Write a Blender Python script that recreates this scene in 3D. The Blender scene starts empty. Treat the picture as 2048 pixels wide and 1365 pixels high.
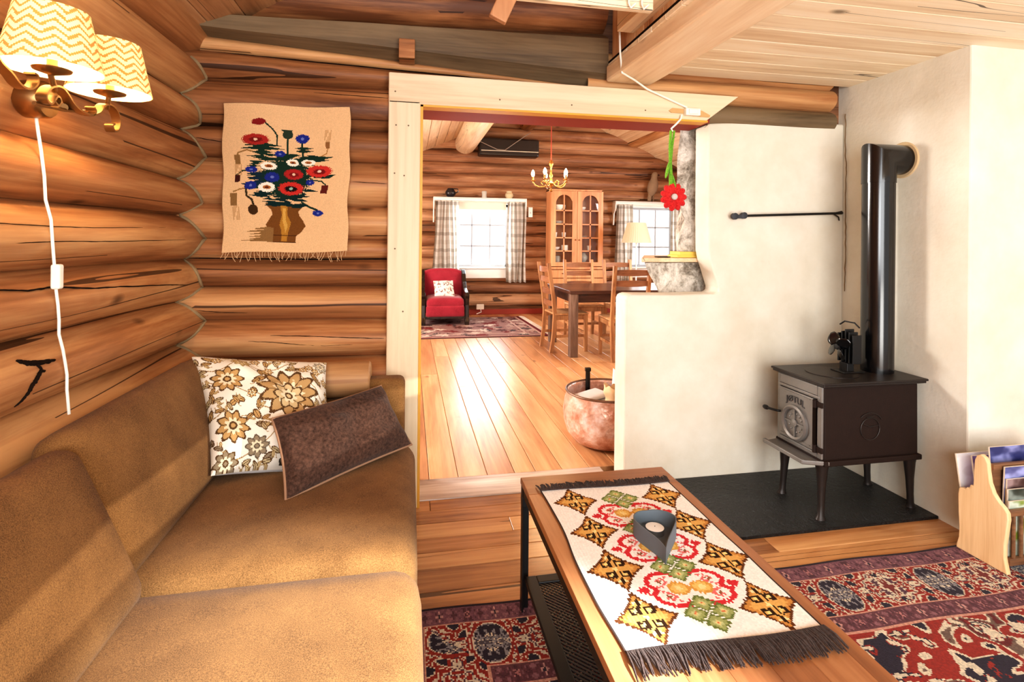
import bpy, math, random
import numpy as np
from mathutils import Vector, Matrix, noise
random.seed(7)
PI = math.pi
sc = bpy.context.scene
COL = sc.collection

# ------------------------------------------------------------------ colour + materials
def S(r, g=None, b=None):
    if g is None: r, g, b = r
    f = lambda v: (v/255/12.92) if v/255 <= .04045 else ((v/255+.055)/1.055)**2.4
    return (f(r), f(g), f(b), 1.0)

class NT:
    def __init__(s, name):
        s.m = bpy.data.materials.new(name); s.m.use_nodes = True
        s.t = s.m.node_tree; s.n = s.t.nodes; s.l = s.t.links
        s.b = s.n['Principled BSDF']; s.out = s.n['Material Output']
    def node(s, t, **kw):
        n = s.n.new(t)
        for k, v in kw.items():
            if k.startswith('_'): setattr(n, k[1:], v)
            else: s.set(n, k, v)
        return n
    def set(s, n, k, v):
        k2 = int(k[1:]) if (k[0] == 'i' and k[1:].isdigit()) else k.replace('__', ' ')
        i = n.inputs[k2]
        if isinstance(v, bpy.types.NodeSocket): s.l.new(v, i)
        else: i.default_value = v
    def P(s, **kw):
        for k, v in kw.items(): s.set(s.b, k, v)
    def math(s, op, a, b=0.0, clamp=False):
        n = s.n.new('ShaderNodeMath'); n.operation = op; n.use_clamp = clamp
        for i, v in enumerate((a, b)):
            if isinstance(v, bpy.types.NodeSocket): s.l.new(v, n.inputs[i])
            else: n.inputs[i].default_value = v
        return n.outputs[0]
    def mix(s, fac, a, b, mode='MIX'):
        n = s.n.new('ShaderNodeMix'); n.data_type = 'RGBA'; n.blend_type = mode
        for i, v in ((0, fac), (6, a), (7, b)):
            if isinstance(v, bpy.types.NodeSocket): s.l.new(v, n.inputs[i])
            else: n.inputs[i].default_value = v
        return n.outputs[2]
    def ramp(s, fac, stops, interp='LINEAR'):
        n = s.n.new('ShaderNodeValToRGB'); s.l.new(fac, n.inputs[0]); n.color_ramp.interpolation = interp
        e = n.color_ramp.elements
        while len(e) < len(stops): e.new(.5)
        for k, (p, c) in enumerate(stops): e[k].position = p; e[k].color = c
        return n.outputs[0]
    def obj(s): return s.n.new('ShaderNodeTexCoord').outputs['Object']
    def attr(s, name, out='Fac'):
        n = s.n.new('ShaderNodeAttribute'); n.attribute_name = name; return n.outputs[out]
    def vscale(s, v, sc3):
        n = s.n.new('ShaderNodeVectorMath'); n.operation = 'MULTIPLY'
        s.l.new(v, n.inputs[0]); n.inputs[1].default_value = sc3; return n.outputs[0]
    def vadd(s, a, b):
        n = s.n.new('ShaderNodeVectorMath'); n.operation = 'ADD'
        s.l.new(a, n.inputs[0])
        if isinstance(b, bpy.types.NodeSocket): s.l.new(b, n.inputs[1])
        else: n.inputs[1].default_value = b
        return n.outputs[0]
    def noise(s, v, scale, detail=4, rough=.55, dist=0):
        n = s.n.new('ShaderNodeTexNoise'); s.l.new(v, n.inputs['Vector'])
        n.inputs['Scale'].default_value = scale; n.inputs['Detail'].default_value = detail
        n.inputs['Roughness'].default_value = rough; n.inputs['Distortion'].default_value = dist
        return n.outputs['Fac']
    def bump(s, h, strength=.3, dist=.01):
        n = s.n.new('ShaderNodeBump'); n.inputs['Strength'].default_value = strength
        n.inputs['Distance'].default_value = dist; s.l.new(h, n.inputs['Height'])
        s.l.new(n.outputs[0], s.b.inputs['Normal'])

def wood(name, stops, axis='X', grain=1.0, rough=.45, knots=.5, cracks=0., bump=.25, var=.5, spec=.4, grey=None):
    """stops: three colours dark, mid, light; axis: the way the grain runs."""
    t = NT(name)
    def ds(c, k=.85):
        l = .2126*c[0]+.7152*c[1]+.0722*c[2]; return tuple(l+(x-l)*k for x in c[:3])+(1,)
    stops = tuple(ds(c) for c in stops)
    r = t.attr('rnd'); co = t.obj()
    off = t.n.new('ShaderNodeCombineXYZ')
    for i, k in enumerate((17.3, 31.7, 23.1)): t.l.new(t.math('MULTIPLY', r, k), off.inputs[i])
    co = t.vadd(co, off.outputs[0])
    a = 'XYZ'.index(axis)
    st = lambda along, across: tuple(along if i == a else across for i in range(3))
    broad = t.noise(t.vscale(co, st(.9*grain, 7*grain)), 1.0, 5, .6, .8)
    fine = t.noise(t.vscale(co, st(2.2*grain, 60*grain)), 1.0, 4, .6, .3)
    v = t.math('ADD', t.math('MULTIPLY', broad, .72), t.math('MULTIPLY', fine, .34))
    v = t.math('ADD', v, t.math('MULTIPLY', t.math('SUBTRACT', r, .5), .28*var))
    c = t.ramp(v, [(.32, stops[0]), (.52, stops[1]), (.72, stops[2])])
    if knots:
        vo = t.n.new('ShaderNodeTexVoronoi'); t.l.new(t.vscale(co, st(3.2*grain, 6.5*grain)), vo.inputs['Vector'])
        vo.inputs['Scale'].default_value = 1.0; vo.inputs['Randomness'].default_value = 1
        d = t.ramp(vo.outputs['Distance'], [(.04, (1, 1, 1, 1)), (.13, (0, 0, 0, 1))])
        d2 = t.math('MULTIPLY', d, t.math('GREATER_THAN', t.noise(vo.outputs['Position'], .9, 0), .53))
        c = t.mix(t.math('MULTIPLY', d2, knots), c, tuple(x*.28 for x in stops[0][:3])+(1,))
    if cracks:
        n = t.noise(t.vscale(co, st(.16, 6.5)), 1.0, 2, .45, .25)
        n = t.math('ABSOLUTE', t.math('SUBTRACT', n, .5))
        k = t.math('LESS_THAN', n, .0075*cracks)
        k = t.math('MULTIPLY', k, t.math('GREATER_THAN', t.noise(t.vscale(co, st(.7, 2)), 1.0, 1), .47))
        c = t.mix(t.math('MULTIPLY', k, .85), c, S(45, 24, 12))
    if grey is not None:
        g = t.attr('tint')
        c = t.mix(g, c, t.ramp(v, [(.35, grey[0]), (.68, grey[1])]))
    t.P(Base__Color=c, Roughness=rough)
    t.b.inputs['Specular IOR Level'].default_value = spec
    if bump: t.bump(v, bump, .006)
    return t.m

def plain(name, col, rough=.5, metal=0., nz=None, bump=0., spec=.5, bscale=60):
    t = NT(name); co = t.obj()
    n = t.noise(co, nz or 8, 4)
    c2 = tuple(x*.82 for x in col[:3])+(1,)
    t.P(Base__Color=t.mix(n, c2, tuple(min(1, x*1.1) for x in col[:3])+(1,)), Roughness=rough, Metallic=metal)
    t.b.inputs['Specular IOR Level'].default_value = spec
    if bump: t.bump(t.noise(co, bscale, 3), bump, .004)
    return t.m

def fabric(name, dark, light, scale=350, bump=.35, sheen=.15, rough=.95):
    t = NT(name); co = t.obj()
    n = t.noise(co, scale, 3, .7); big = t.noise(co, 6, 3)
    v = t.math('ADD', t.math('MULTIPLY', n, .75), t.math('MULTIPLY', big, .3))
    t.P(Base__Color=t.ramp(v, [(.36, dark), (.68, light)]), Roughness=rough)
    t.b.inputs['Sheen Weight'].default_value = sheen
    t.b.inputs['Specular IOR Level'].default_value = .15
    t.bump(n, bump, .003)
    return t.m

def painted(name, rough=.95, rib=None, bump=.3, sheen=0.):
    """cloth coloured stitch by stitch: reads the colour attribute 'Col'"""
    t = NT(name); co = t.obj()
    c = t.attr('Col', 'Color')
    n = t.noise(co, 420, 2)
    c2 = t.mix(t.math('MULTIPLY', n, .35), c, t.mix(1.0, c, (.45, .45, .45, 1), 'MULTIPLY'))
    t.P(Base__Color=c2, Roughness=rough); t.b.inputs['Specular IOR Level'].default_value = .12
    t.b.inputs['Sheen Weight'].default_value = sheen
    h = n
    if rib:
        w = t.n.new('ShaderNodeTexWave'); w.bands_direction = rib[0]; w.inputs['Scale'].default_value = rib[1]
        t.l.new(co, w.inputs['Vector']); h = t.math('ADD', t.math('MULTIPLY', n, .4), w.outputs['Fac'])
    t.bump(h, bump, .004)
    return t.m

def emit(name, col, strength, base=None):
    t = NT(name); t.P(Base__Color=base or col, Emission__Color=col, Emission__Strength=strength, Roughness=.7)
    return t.m

# ------------------------------------------------------------------ geometry
ORG = {}
def V(*a): return Vector(a)

class MB:
    def __init__(s): s.v = []; s.f = []; s.r = []; s.t = []; s.rnd = 0.; s.tint = 0.
    def add(s, vs, fs):
        o = len(s.v); s.v += [tuple(p) for p in vs]
        for f in fs: s.f.append([o+i for i in f]); s.r.append(s.rnd); s.t.append(s.tint)
        return s
    def box(s, p0, p1, rot=None, piv=None):
        x0, y0, z0 = (min(a, b) for a, b in zip(p0, p1)); x1, y1, z1 = (max(a, b) for a, b in zip(p0, p1))
        vs = [V(x, y, z) for z in (z0, z1) for x, y in ((x0, y0), (x1, y0), (x1, y1), (x0, y1))]
        if rot is not None:
            c = Vector(piv) if piv is not None else V((x0+x1)/2, (y0+y1)/2, (z0+z1)/2)
            vs = [c + rot @ (v-c) for v in vs]
        return s.add(vs, [(3, 2, 1, 0), (4, 5, 6, 7), (0, 1, 5, 4), (1, 2, 6, 5), (2, 3, 7, 6), (3, 0, 4, 7)])
    def bar(s, a, b, w, h, up=(0, 0, 1)):
        """rectangular bar from a to b"""
        a, b = Vector(a), Vector(b); d = (b-a).normalized(); u = Vector(up)
        if abs(d.dot(u)) > .98: u = V(0, 1, 0)
        x = d.cross(u).normalized(); y = x.cross(d).normalized()
        vs = [p + x*w/2*i + y*h/2*j for p in (a, b) for i, j in ((-1, -1), (1, -1), (1, 1), (-1, 1))]
        return s.add(vs, [(3, 2, 1, 0), (4, 5, 6, 7), (0, 1, 5, 4), (1, 2, 6, 5), (2, 3, 7, 6), (3, 0, 4, 7)])
    def tube(s, pts, r, seg=10, cap=True, flat=None):
        pts = [Vector(p) for p in pts]; n = len(pts)
        rs = r if isinstance(r, (list, tuple)) else [r]*n
        prev = None; vs = []
        for i, p in enumerate(pts):
            d = (pts[min(i+1, n-1)]-pts[max(i-1, 0)])
            d = d.normalized() if d.length > 1e-9 else V(0, 0, 1)
            if prev is None:
                u = V(0, 0, 1) if abs(d.z) < .9 else V(1, 0, 0)
                x = d.cross(u).normalized()
            else: x = (prev - d*prev.dot(d)); x = x.normalized() if x.length > 1e-6 else d.orthogonal().normalized()
            prev = x; y = d.cross(x)
            for k in range(seg):
                a = 2*PI*k/seg
                q = x*math.cos(a)*rs[i] + y*math.sin(a)*rs[i]
                if flat is not None:          # flatten the section along a world axis
                    fa, fk = flat; q[fa] *= fk
                vs.append(p+q)
        fs = [(i*seg+k, i*seg+(k+1) % seg, (i+1)*seg+(k+1) % seg, (i+1)*seg+k) for i in range(n-1) for k in range(seg)]
        if cap: fs += [tuple(range(seg))[::-1], tuple((n-1)*seg+k for k in range(seg))]
        return s.add(vs, fs)
    def lathe(s, prof, c=(0, 0, 0), seg=32, axis='Z', close=False):
        c = Vector(c); vs = []
        for (r, z) in prof:
            for k in range(seg):
                a = 2*PI*k/seg; p = (r*math.cos(a), r*math.sin(a), z)
                if axis == 'X': p = (z, p[0], p[1])
                if axis == 'Y': p = (p[0], z, p[1])
                vs.append(c+Vector(p))
        n = len(prof)
        fs = [(i*seg+k, i*seg+(k+1) % seg, (i+1)*seg+(k+1) % seg, (i+1)*seg+k) for i in range(n-1) for k in range(seg)]
        if prof[0][0] > 1e-6 and not close: fs.append(tuple(range(seg))[::-1])
        if prof[-1][0] > 1e-6 and not close: fs.append(tuple((n-1)*seg+k for k in range(seg)))
        return s.add(vs, fs)
    def prism(s, poly, plane, a, b):
        """poly of 2-D points; plane 'XZ' -> extruded along Y from a to b, and so on"""
        k = {'XZ': (0, 2, 1), 'YZ': (1, 2, 0), 'XY': (0, 1, 2)}[plane]
        def mk(p, d):
            q = [0, 0, 0]; q[k[0]] = p[0]; q[k[1]] = p[1]; q[k[2]] = d; return q
        n = len(poly)
        vs = [mk(p, a) for p in poly] + [mk(p, b) for p in poly]
        fs = [tuple(range(n))[::-1], tuple(range(n, 2*n))] + [(i, (i+1) % n, n+(i+1) % n, n+i) for i in range(n)]
        return s.add(vs, fs)
    def grid(s, fn, nu, nv, flip=False):
        vs = [fn(i/nu, j/nv) for j in range(nv+1) for i in range(nu+1)]
        w = nu+1
        fs = [(j*w+i, j*w+i+1, (j+1)*w+i+1, (j+1)*w+i) for j in range(nv) for i in range(nu)]
        if flip: fs = [f[::-1] for f in fs]
        return s.add(vs, fs)
    def blob(s, c, rx, ry, rz, seg=20, ring=12, rot=None):
        c = Vector(c); vs = []; fs = []
        for j in range(ring+1):
            th = PI*j/ring
            for k in range(seg):
                a = 2*PI*k/seg
                q = V(rx*math.sin(th)*math.cos(a), ry*math.sin(th)*math.sin(a), rz*math.cos(th))
                if rot is not None: q = rot @ q
                vs.append(c+q)
        for j in range(ring):
            for k in range(seg):
                fs.append((j*seg+k, j*seg+(k+1) % seg, (j+1)*seg+(k+1) % seg, (j+1)*seg+k))
        return s.add(vs, fs)
    def build(s, name, mat, parent=None, smooth=False, bevel=0., cols=None, seg=2, angle=40, fix=True, loc=None):
        me = bpy.data.meshes.new(name)
        o3 = ORG.get(parent.name, Vector((0, 0, 0))) if parent else (Vector(loc) if loc is not None else Vector((0, 0, 0)))
        me.from_pydata([(p[0]-o3.x, p[1]-o3.y, p[2]-o3.z) for p in s.v], [], s.f)
        a = me.attributes.new('rnd', 'FLOAT', 'FACE'); a.data.foreach_set('value', s.r)
        if any(s.t):
            a = me.attributes.new('tint', 'FLOAT', 'FACE'); a.data.foreach_set('value', s.t)
        if cols is not None:
            a = me.attributes.new('Col', 'FLOAT_COLOR', 'FACE')
            c4 = np.ones((len(s.f), 4), dtype=np.float32); c4[:, :3] = np.asarray(cols, dtype=np.float32).reshape(-1, 3)[:len(s.f)]
            a.data.foreach_set('color', c4.ravel())
        me.materials.append(mat)
        o = bpy.data.objects.new(name, me); COL.objects.link(o)
        if fix:
            import bmesh
            b = bmesh.new(); b.from_mesh(me); bmesh.ops.recalc_face_normals(b, faces=b.faces); b.to_mesh(me); b.free()
        if parent: o.parent = parent
        elif loc is not None: o.location = loc
        ORG[o.name] = o3
        if bevel:
            m = o.modifiers.new('bevel', 'BEVEL'); m.width = bevel; m.segments = seg; m.limit_method = 'ANGLE'; m.angle_limit = math.radians(40)
        if smooth:
            for p in me.polygons: p.use_smooth = True
            if angle is not None: me.set_sharp_from_angle(angle=math.radians(angle))
        return o

def thing(name, label, cat, loc=(0, 0, 0), group=None):
    o = bpy.data.objects.new(name, None); COL.objects.link(o); o.location = loc
    o.empty_display_size = .05; ORG[o.name] = Vector(loc)
    o['label'] = label; o['category'] = cat
    if group: o['group'] = group
    return o
def tag(o, label, cat, group=None, kind=None):
    o['label'] = label; o['category'] = cat
    if group: o['group'] = group
    if kind: o['kind'] = kind
    return o
def lab(o, label): o['label'] = label; return o
def struct(o, label=None):
    o['kind'] = 'structure'
    if label: o['label'] = label
    return o
def copy_tree(o, parent=None):
    c = o.copy(); COL.objects.link(c); c.parent = parent
    if o.name in ORG: ORG[c.name] = ORG[o.name]
    for ch in [x for x in o.children]: copy_tree(ch, c)
    return c
def at(root, loc, rz=0.): root.location = loc; root.rotation_euler = (0, 0, rz); return root

def roundbox(c, half, r, n=10, bulge=0., rot=None, bax=2):
    """soft box: corners rounded by r, faces swollen along local axis bax"""
    m = MB(); c = Vector(c); hx = Vector(half); seen = {}
    def pt(u):
        p = V(*(u[i]*hx[i] for i in range(3)))
        inn = V(*(max(-(hx[i]-r), min(hx[i]-r, p[i])) for i in range(3)))
        d = p-inn
        if d.length > 1e-9:
            mx = max(abs(x) for x in d); d = d.normalized()*mx if mx > 0 else d
        q = inn+d
        o1, o2 = [i for i in range(3) if i != bax]
        q[bax] += (1 if u[bax] > 0 else -1)*abs(u[bax])*bulge*(1-u[o1]**2)*(1-u[o2]**2)
        return c + (rot @ q if rot is not None else q)
    # spread samples towards the rim so the rounding is smooth
    g = [math.sin((i/n*2-1)*PI/2) for i in range(n+1)]
    for ax in range(3):
        for sg in (-1, 1):
            o1, o2 = [(1, 2), (2, 0), (0, 1)][ax]
            def fn(a, b):
                u = [0, 0, 0]; u[ax] = sg; u[o1] = g[round(a*n)]; u[o2] = g[round(b*n)]; return pt(u)
            m.grid(fn, n, n, flip=sg < 0)
    # weld
    key = {}; nv = []; mp = []
    for p in m.v:
        k = tuple(round(x, 5) for x in p)
        if k not in key: key[k] = len(nv); nv.append(p)
        mp.append(key[k])
    m.v = nv; m.f = [[mp[i] for i in f] for f in m.f]
    return m

def pillow(bl, br, tl, tr, T, n=40, pinch=.09, crease=0., back=False):
    """cushion spanned by four corner points; returns the builder, front faces first"""
    bl, br, tl, tr = map(Vector, (bl, br, tl, tr)); m = MB()
    nrm = ((br-bl).cross(tl-bl)).normalized()
    cen = (bl+br+tl+tr)/4
    def side(sg):
        def fn(a, b):
            u, v = 2*a-1, 2*b-1
            uu = u*(1-pinch*(1-v*v)*abs(u)); vv = v*(1-pinch*(1-u*u)*abs(v))
            a2, b2 = (uu+1)/2, (vv+1)/2
            p = bl*(1-a2)*(1-b2) + br*a2*(1-b2) + tl*(1-a2)*b2 + tr*a2*b2
            h = T*(max(0, (1-u**2))*max(0, (1-v**2)))**.42
            h *= 1+crease*noise.noise(V(u*2.3+bl.x*9, v*2.3, 1.7*sg))
            return p + nrm*sg*h
        return fn
    m.grid(side(1), n, n); m.grid(side(-1), n, n, flip=True)
    return m

# ------------------------------------------------------------------ a tiny painter for woven and printed cloth
class Paint:
    def __init__(s, w, h, bg, W=1., H=1.):
        s.img = np.zeros((h, w, 3), np.float32); s.img[:] = S(bg)[:3]
        y, x = np.mgrid[0:h, 0:w]; s.X = (x+.5)/w*W; s.Y = (y+.5)/h*H
        s.rs = np.random.RandomState(3)
    def fill(s, mask, col): s.img[mask] = S(col)[:3]
    def ell(s, cx, cy, rx, ry, col, rot=0, jag=0, lobes=0, lobe=.0):
        c, sn = math.cos(rot), math.sin(rot); dx, dy = s.X-cx, s.Y-cy
        u, v = (dx*c+dy*sn)/rx, (-dx*sn+dy*c)/ry; d = np.sqrt(u*u+v*v)
        lim = 1.0
        if lobes: lim = 1+lobe*np.cos(lobes*np.arctan2(v, u))
        if jag: lim = lim + jag*(s.rs.rand(*d.shape)-.5)
        s.fill(d < lim, col)
    def line(s, pts, w, col):
        for (x0, y0), (x1, y1) in zip(pts[:-1], pts[1:]):
            L2 = (x1-x0)**2+(y1-y0)**2+1e-9
            t = np.clip(((s.X-x0)*(x1-x0)+(s.Y-y0)*(y1-y0))/L2, 0, 1)
            s.fill((s.X-x0-t*(x1-x0))**2+(s.Y-y0-t*(y1-y0))**2 < (w/2)**2, col)
    def poly(s, pts, col):
        m = np.zeros(s.X.shape, bool); n = len(pts)
        for i in range(n):
            (x0, y0), (x1, y1) = pts[i], pts[(i+1) % n]
            if y0 == y1: continue
            c = ((y0 > s.Y) != (y1 > s.Y)) & (s.X < (x1-x0)*(s.Y-y0)/(y1-y0)+x0)
            m ^= c
        s.fill(m, col)

# ------------------------------------------------------------------ materials
GREY = (S(56, 43, 31), S(126, 106, 80))
MAT = {}
MAT['log'] = wood('log_wood', (S(104, 58, 24), S(172, 110, 56), S(216, 160, 96)), 'X', .8, .5, .8, 1.0, .45, 1.1, .3, GREY)
MAT['log_y'] = wood('log_wood_side', (S(104, 58, 24), S(174, 112, 56), S(218, 162, 96)), 'Y', .8, .5, .8, 1.0, .45, 1.1, .3, GREY)
MAT['log_far'] = wood('log_wood_far', (S(94, 58, 34), S(158, 104, 64), S(200, 150, 104)), 'X', .8, .5, .5, 1.0, .35, 1.2, .3)
MAT['floor'] = wood('floor_boards', (S(134, 82, 40), S(194, 130, 68), S(226, 168, 102)), 'X', .9, .22, .9, .4, .12, 1.0, .5)
MAT['floor_far'] = wood('floor_boards_far', (S(158, 98, 52), S(206, 144, 86), S(228, 178, 120)), 'Y', .7, .30, .7, 0, .05, .8, .6)
MAT['thresh'] = wood('threshold_board', (S(158, 132, 116), S(206, 184, 168), S(230, 214, 202)), 'X', .8, .25, .5, 0, .12, .6)
MAT['pine'] = wood('pine_pale', (S(222, 190, 146), S(246, 226, 190), S(252, 240, 214)), 'X', .8, .5, .85, .3, .12, .5, .3)
MAT['pine_y'] = wood('pine_pale_y', (S(212, 170, 122), S(238, 206, 162), S(250, 228, 192)), 'Y', .8, .5, .6, .2, .12, .5, .3)
MAT['pine_z'] = wood('pine_upright', (S(168, 108, 62), S(208, 150, 98), S(228, 180, 128)), 'Z', .8, .5, .5, .3, .12, 1., .3)
MAT['roof'] = wood('roof_boards', (S(140, 90, 48), S(184, 130, 78), S(208, 156, 102)), 'Y', .8, .5, .5, .2, .12, .5, .3)
MAT['casing'] = wood('casing_pine', (S(206, 176, 134), S(230, 206, 168), S(240, 220, 188)), 'X', .6, .5, .5, 0, .08, .4, .3)
MAT['casing_z'] = wood('casing_pine_upright', (S(206, 176, 134), S(228, 204, 166), S(238, 218, 184)), 'Z', .6, .5, .5, 0, .08, .4, .3)
MAT['yellow'] = plain('yellow_edge', S(222, 164, 60), .5)
MAT['redpaint'] = plain('red_paint', S(150, 62, 48), .6, nz=3, spec=.25)
MAT['moss'] = plain('caulking', S(150, 128, 96), .95, bump=.5, spec=.1, nz=60)
MAT['dark'] = plain('gap_dark', S(30, 20, 14), .9, spec=.1)

def plaster(name, a, b, blot):
    t = NT(name); co = t.obj()
    n = t.noise(co, 3.2, 5, .6); sm = t.noise(co, 40, 3)
    c = t.ramp(n, [(.3, a), (.7, b)])
    k = t.ramp(t.noise(co, 7, 4, .7), [(.66, (0, 0, 0, 1)), (.78, (1, 1, 1, 1))])
    c = t.mix(t.math('MULTIPLY', k, .12), c, blot)
    t.P(Base__Color=c, Roughness=.9); t.b.inputs['Specular IOR Level'].default_value = .2
    t.bump(t.math('ADD', t.math('MULTIPLY', sm, .35), t.noise(co, 9, 4)), .25, .012)
    return t.m
MAT['plaster'] = plaster('lime_plaster', S(214, 206, 188), S(230, 225, 212), S(150, 140, 122))
MAT['stone'] = (lambda t: (t.P(Base__Color=t.ramp(t.noise(t.vscale(t.obj(), (1, 1, .8)), 11, 9, .78, .35), [(.34, S(84, 76, 64)), (.44, S(160, 150, 136)), (.53, S(216, 208, 196)), (.64, S(240, 235, 226))]), Roughness=.85), t.bump(t.noise(t.obj(), 14, 6, .7), .8, .03), t.m)[-1])(NT('rubble_stone'))

# ------------------------------------------------------------------ the setting: log walls
def zs(s, x, x0, x1): return s[0] + (s[1]-s[0])*(x-x0)/(x1-x0)
def logprof(t, k=.93):
    return (math.sqrt(max(0, 1-(k*(2*t-1))**2))-math.sqrt(1-k*k))/(1-math.sqrt(1-k*k))
def surf(seams, x, z, x0, x1, D, seed):
    """how far a log wall stands out at (x, z)"""
    for i in range(len(seams)-1):
        a, b = zs(seams[i], x, x0, x1), zs(seams[i+1], x, x0, x1)
        if a <= z <= b:
            h = min(1.0, (b-a)/.17)
            return D*h*logprof((z-a)/(b-a))*(1+.10*noise.noise(V(x*.9, i*3.1, seed)))
    return 0.
def log_wall(name, mat, seams, x0, x1, place, D, seed, spans, step=.07, nt=14, flats=(), greys=()):
    m = MB(); rr = random.Random(seed)
    for i in range(len(seams)-1):
        m.rnd = rr.random(); m.tint = 1. if i in greys else 0.
        for (xa, xb) in spans(i):
            nx = max(2, int((xb-xa)/step))
            def fn(a, b, i=i, xa=xa, xb=xb):
                x = xa+(xb-xa)*a
                w = .006
                lo = zs(seams[i], x, x0, x1)+w*noise.noise(V(x*1.3, i*2.7, seed+5))
                hi = zs(seams[i+1], x, x0, x1)+w*noise.noise(V(x*1.3, (i+1)*2.7, seed+5))
                t = .5-.5*math.cos(PI*b); z = lo+(hi-lo)*t
                h = min(1.0, (hi-lo)/.17)
                p = D*h*logprof(t)*(1+.10*noise.noise(V(x*.9, i*3.1, seed)))
                if i in flats: p = D*1.0*min(1, 6*t, 6*(1-t))
                p += .004*noise.noise(V(x*3, z*9, seed+2))
                return place(x, z, p)
            m.grid(fn, nx, nt)
    return struct(m.build(name, mat, smooth=True, angle=50))

# near room
BX0, BX1 = -.9, .95
SB = [(0, 0), (.18, .18), (.37, .37), (.55, .55), (.73, .715), (.91, .90), (1.065, 1.066), (1.197, 1.196), (1.292, 1.286), (1.452, 1.455),
      (1.667, 1.667), (1.815, 1.835), (2.03, 2.045), (2.16, 2.105), (2.23, 2.112), (2.325, 2.40), (2.55, 2.62), (2.8, 2.85)]
def spans_back(i):
    if i <= 10: return [(-1.2, .02)]
    if i == 11: return [(-1.2, .02)]
    return [(-1.2, 1.0)]
BY = 2.69
log_wall('wall_back', MAT['log'], SB, BX0, BX1, lambda x, z, p: (x, BY-p, z), .09, 11, spans_back, flats=(14,), greys=(14,))
SB2 = [(1.93, 1.93), (2.06, 2.06), (2.185, 2.185), (2.3, 2.3)]
log_wall('wall_back', MAT['log'], SB2, 0, 2, lambda x, z, p: (x, BY-p, z), .085, 23, lambda i: [(1.6 if i == 0 else .9, 2.395)], greys=(0,))
m = MB(); m.box((-1.2, BY, 0), (.045, 2.9, 2.9)).box((.045, BY, 1.97), (2.46, 2.9, 2.9))
struct(m.build('wall_back', MAT['log_far']))
LY0, LY1 = 1.5, 2.6
SL = [(0, 0), (.22, .22), (.42, .42), (.62, .63), (.83, .815), (1.03, 1.005), (1.207, 1.194), (1.394, 1.396), (1.567, 1.553), (1.765, 1.782), (1.93, 1.935), (2.12, 2.131), (2.32, 2.33), (2.5, 2.5)]
LX = -1.03
log_wall('wall_left', MAT['log_y'], SL, LY0, LY1, lambda y, z, p: (LX+p, y, z), .095, 41, lambda i: [(-1.6, 2.78)], greys=())
m = MB(); m.box((-1.3, -1.6, 0), (LX, 2.8, 2.9)); struct(m.build('wall_left', MAT['log_y']))
# pale caulking rope stuffed into the corner between the two log walls
pts = []
z = .74
while z < 2.12:
    px = LX + surf(SL, 2.6, z, LY0, LY1, .095, 41); py = BY - surf(SB, -.95, z, BX0, BX1, .09, 11)
    pts.append((px+.004, py-.004, z)); z += .012
m = MB(); m.tube(pts, [.007+.003*noise.noise(V(p[2]*30, 0, 0)) for p in pts], 7)
struct(m.build('trim_1', MAT['moss'], smooth=True), 'pale caulking rope zigzagging down the log corner')

# drying cracks in the logs
def dens(pts, n=10):
    q = []
    for a, b in zip(pts[:-1], pts[1:]):
        for k in range(n): q.append((a[0]+(b[0]-a[0])*k/n, a[1]+(b[1]-a[1])*k/n+.0016*noise.noise(V(q.__len__()*.37, 1, 0))))
    q.append(pts[-1]); return q
m = MB()
def crack(pts, r, left=True):
    q = dens(pts); n = len(q)
    P3 = [(LX+surf(SL, a, z, LY0, LY1, .095, 41)+.0005, a, z) if left else (a, BY-surf(SB, a, z, BX0, BX1, .09, 11)-.0005, z) for a, z in q]
    m.tube(P3, [r*(.25+.75*math.sin(PI*min(1, max(0, i/(n-1))))**.5)*(1+.5*noise.noise(V(i*.5, 2, 0))) for i in range(n)], 6)
for pts, r in (([(1.2, 1.195), (1.451, 1.170), (1.551, 1.158), (1.647, 1.159), (1.808, 1.140), (1.961, 1.131), (2.328, 1.106), (2.50, 1.09)], .0026), ([(1.3, 1.33), (1.449, 1.326), (1.625, 1.323), (1.805, 1.323), (2.302, 1.334)], .0011),
               ([(1.3, 1.277), (1.449, 1.279), (1.666, 1.283), (1.914, 1.281), (2.466, 1.285)], .0014), ([(1.527, .986), (1.553, .973), (1.591, .966), (1.650, .960)], .0075), ([(1.60, .942), (1.583, .946), (1.567, .932), (1.549, .918), (1.540, .897), (1.523, .872)], .0055), ([(1.578, .968), (1.588, .948)], .004)): crack(pts, r)
for pts, r in (([(-.72, .823), (-.616, .816), (-.496, .801), (-.386, .793), (-.262, .795)], .0016), ([(-.627, .846), (-.453, .839), (-.273, .828), (-.117, .821)], .0022), ([(-.94, .966), (-.85, .956), (-.73, .95)], .0014),
               ([(-1.0, 1.198), (-.591, 1.196), (-.11, 1.195)], .009), ([(-.9, 2.16), (-.5, 2.138), (0, 2.122), (.5, 2.112)], .0045), ([(-.45, 1.98), (-.11, 1.972)], .0016), ([(-.27, 1.565), (-.11, 1.56)], .0016), ([(-.95, 1.745), (-.84, 1.73)], .0018)): crack(pts, r, False)
struct(m.build('trim_12', MAT['dark'], smooth=True), 'dark drying cracks in the logs')

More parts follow.
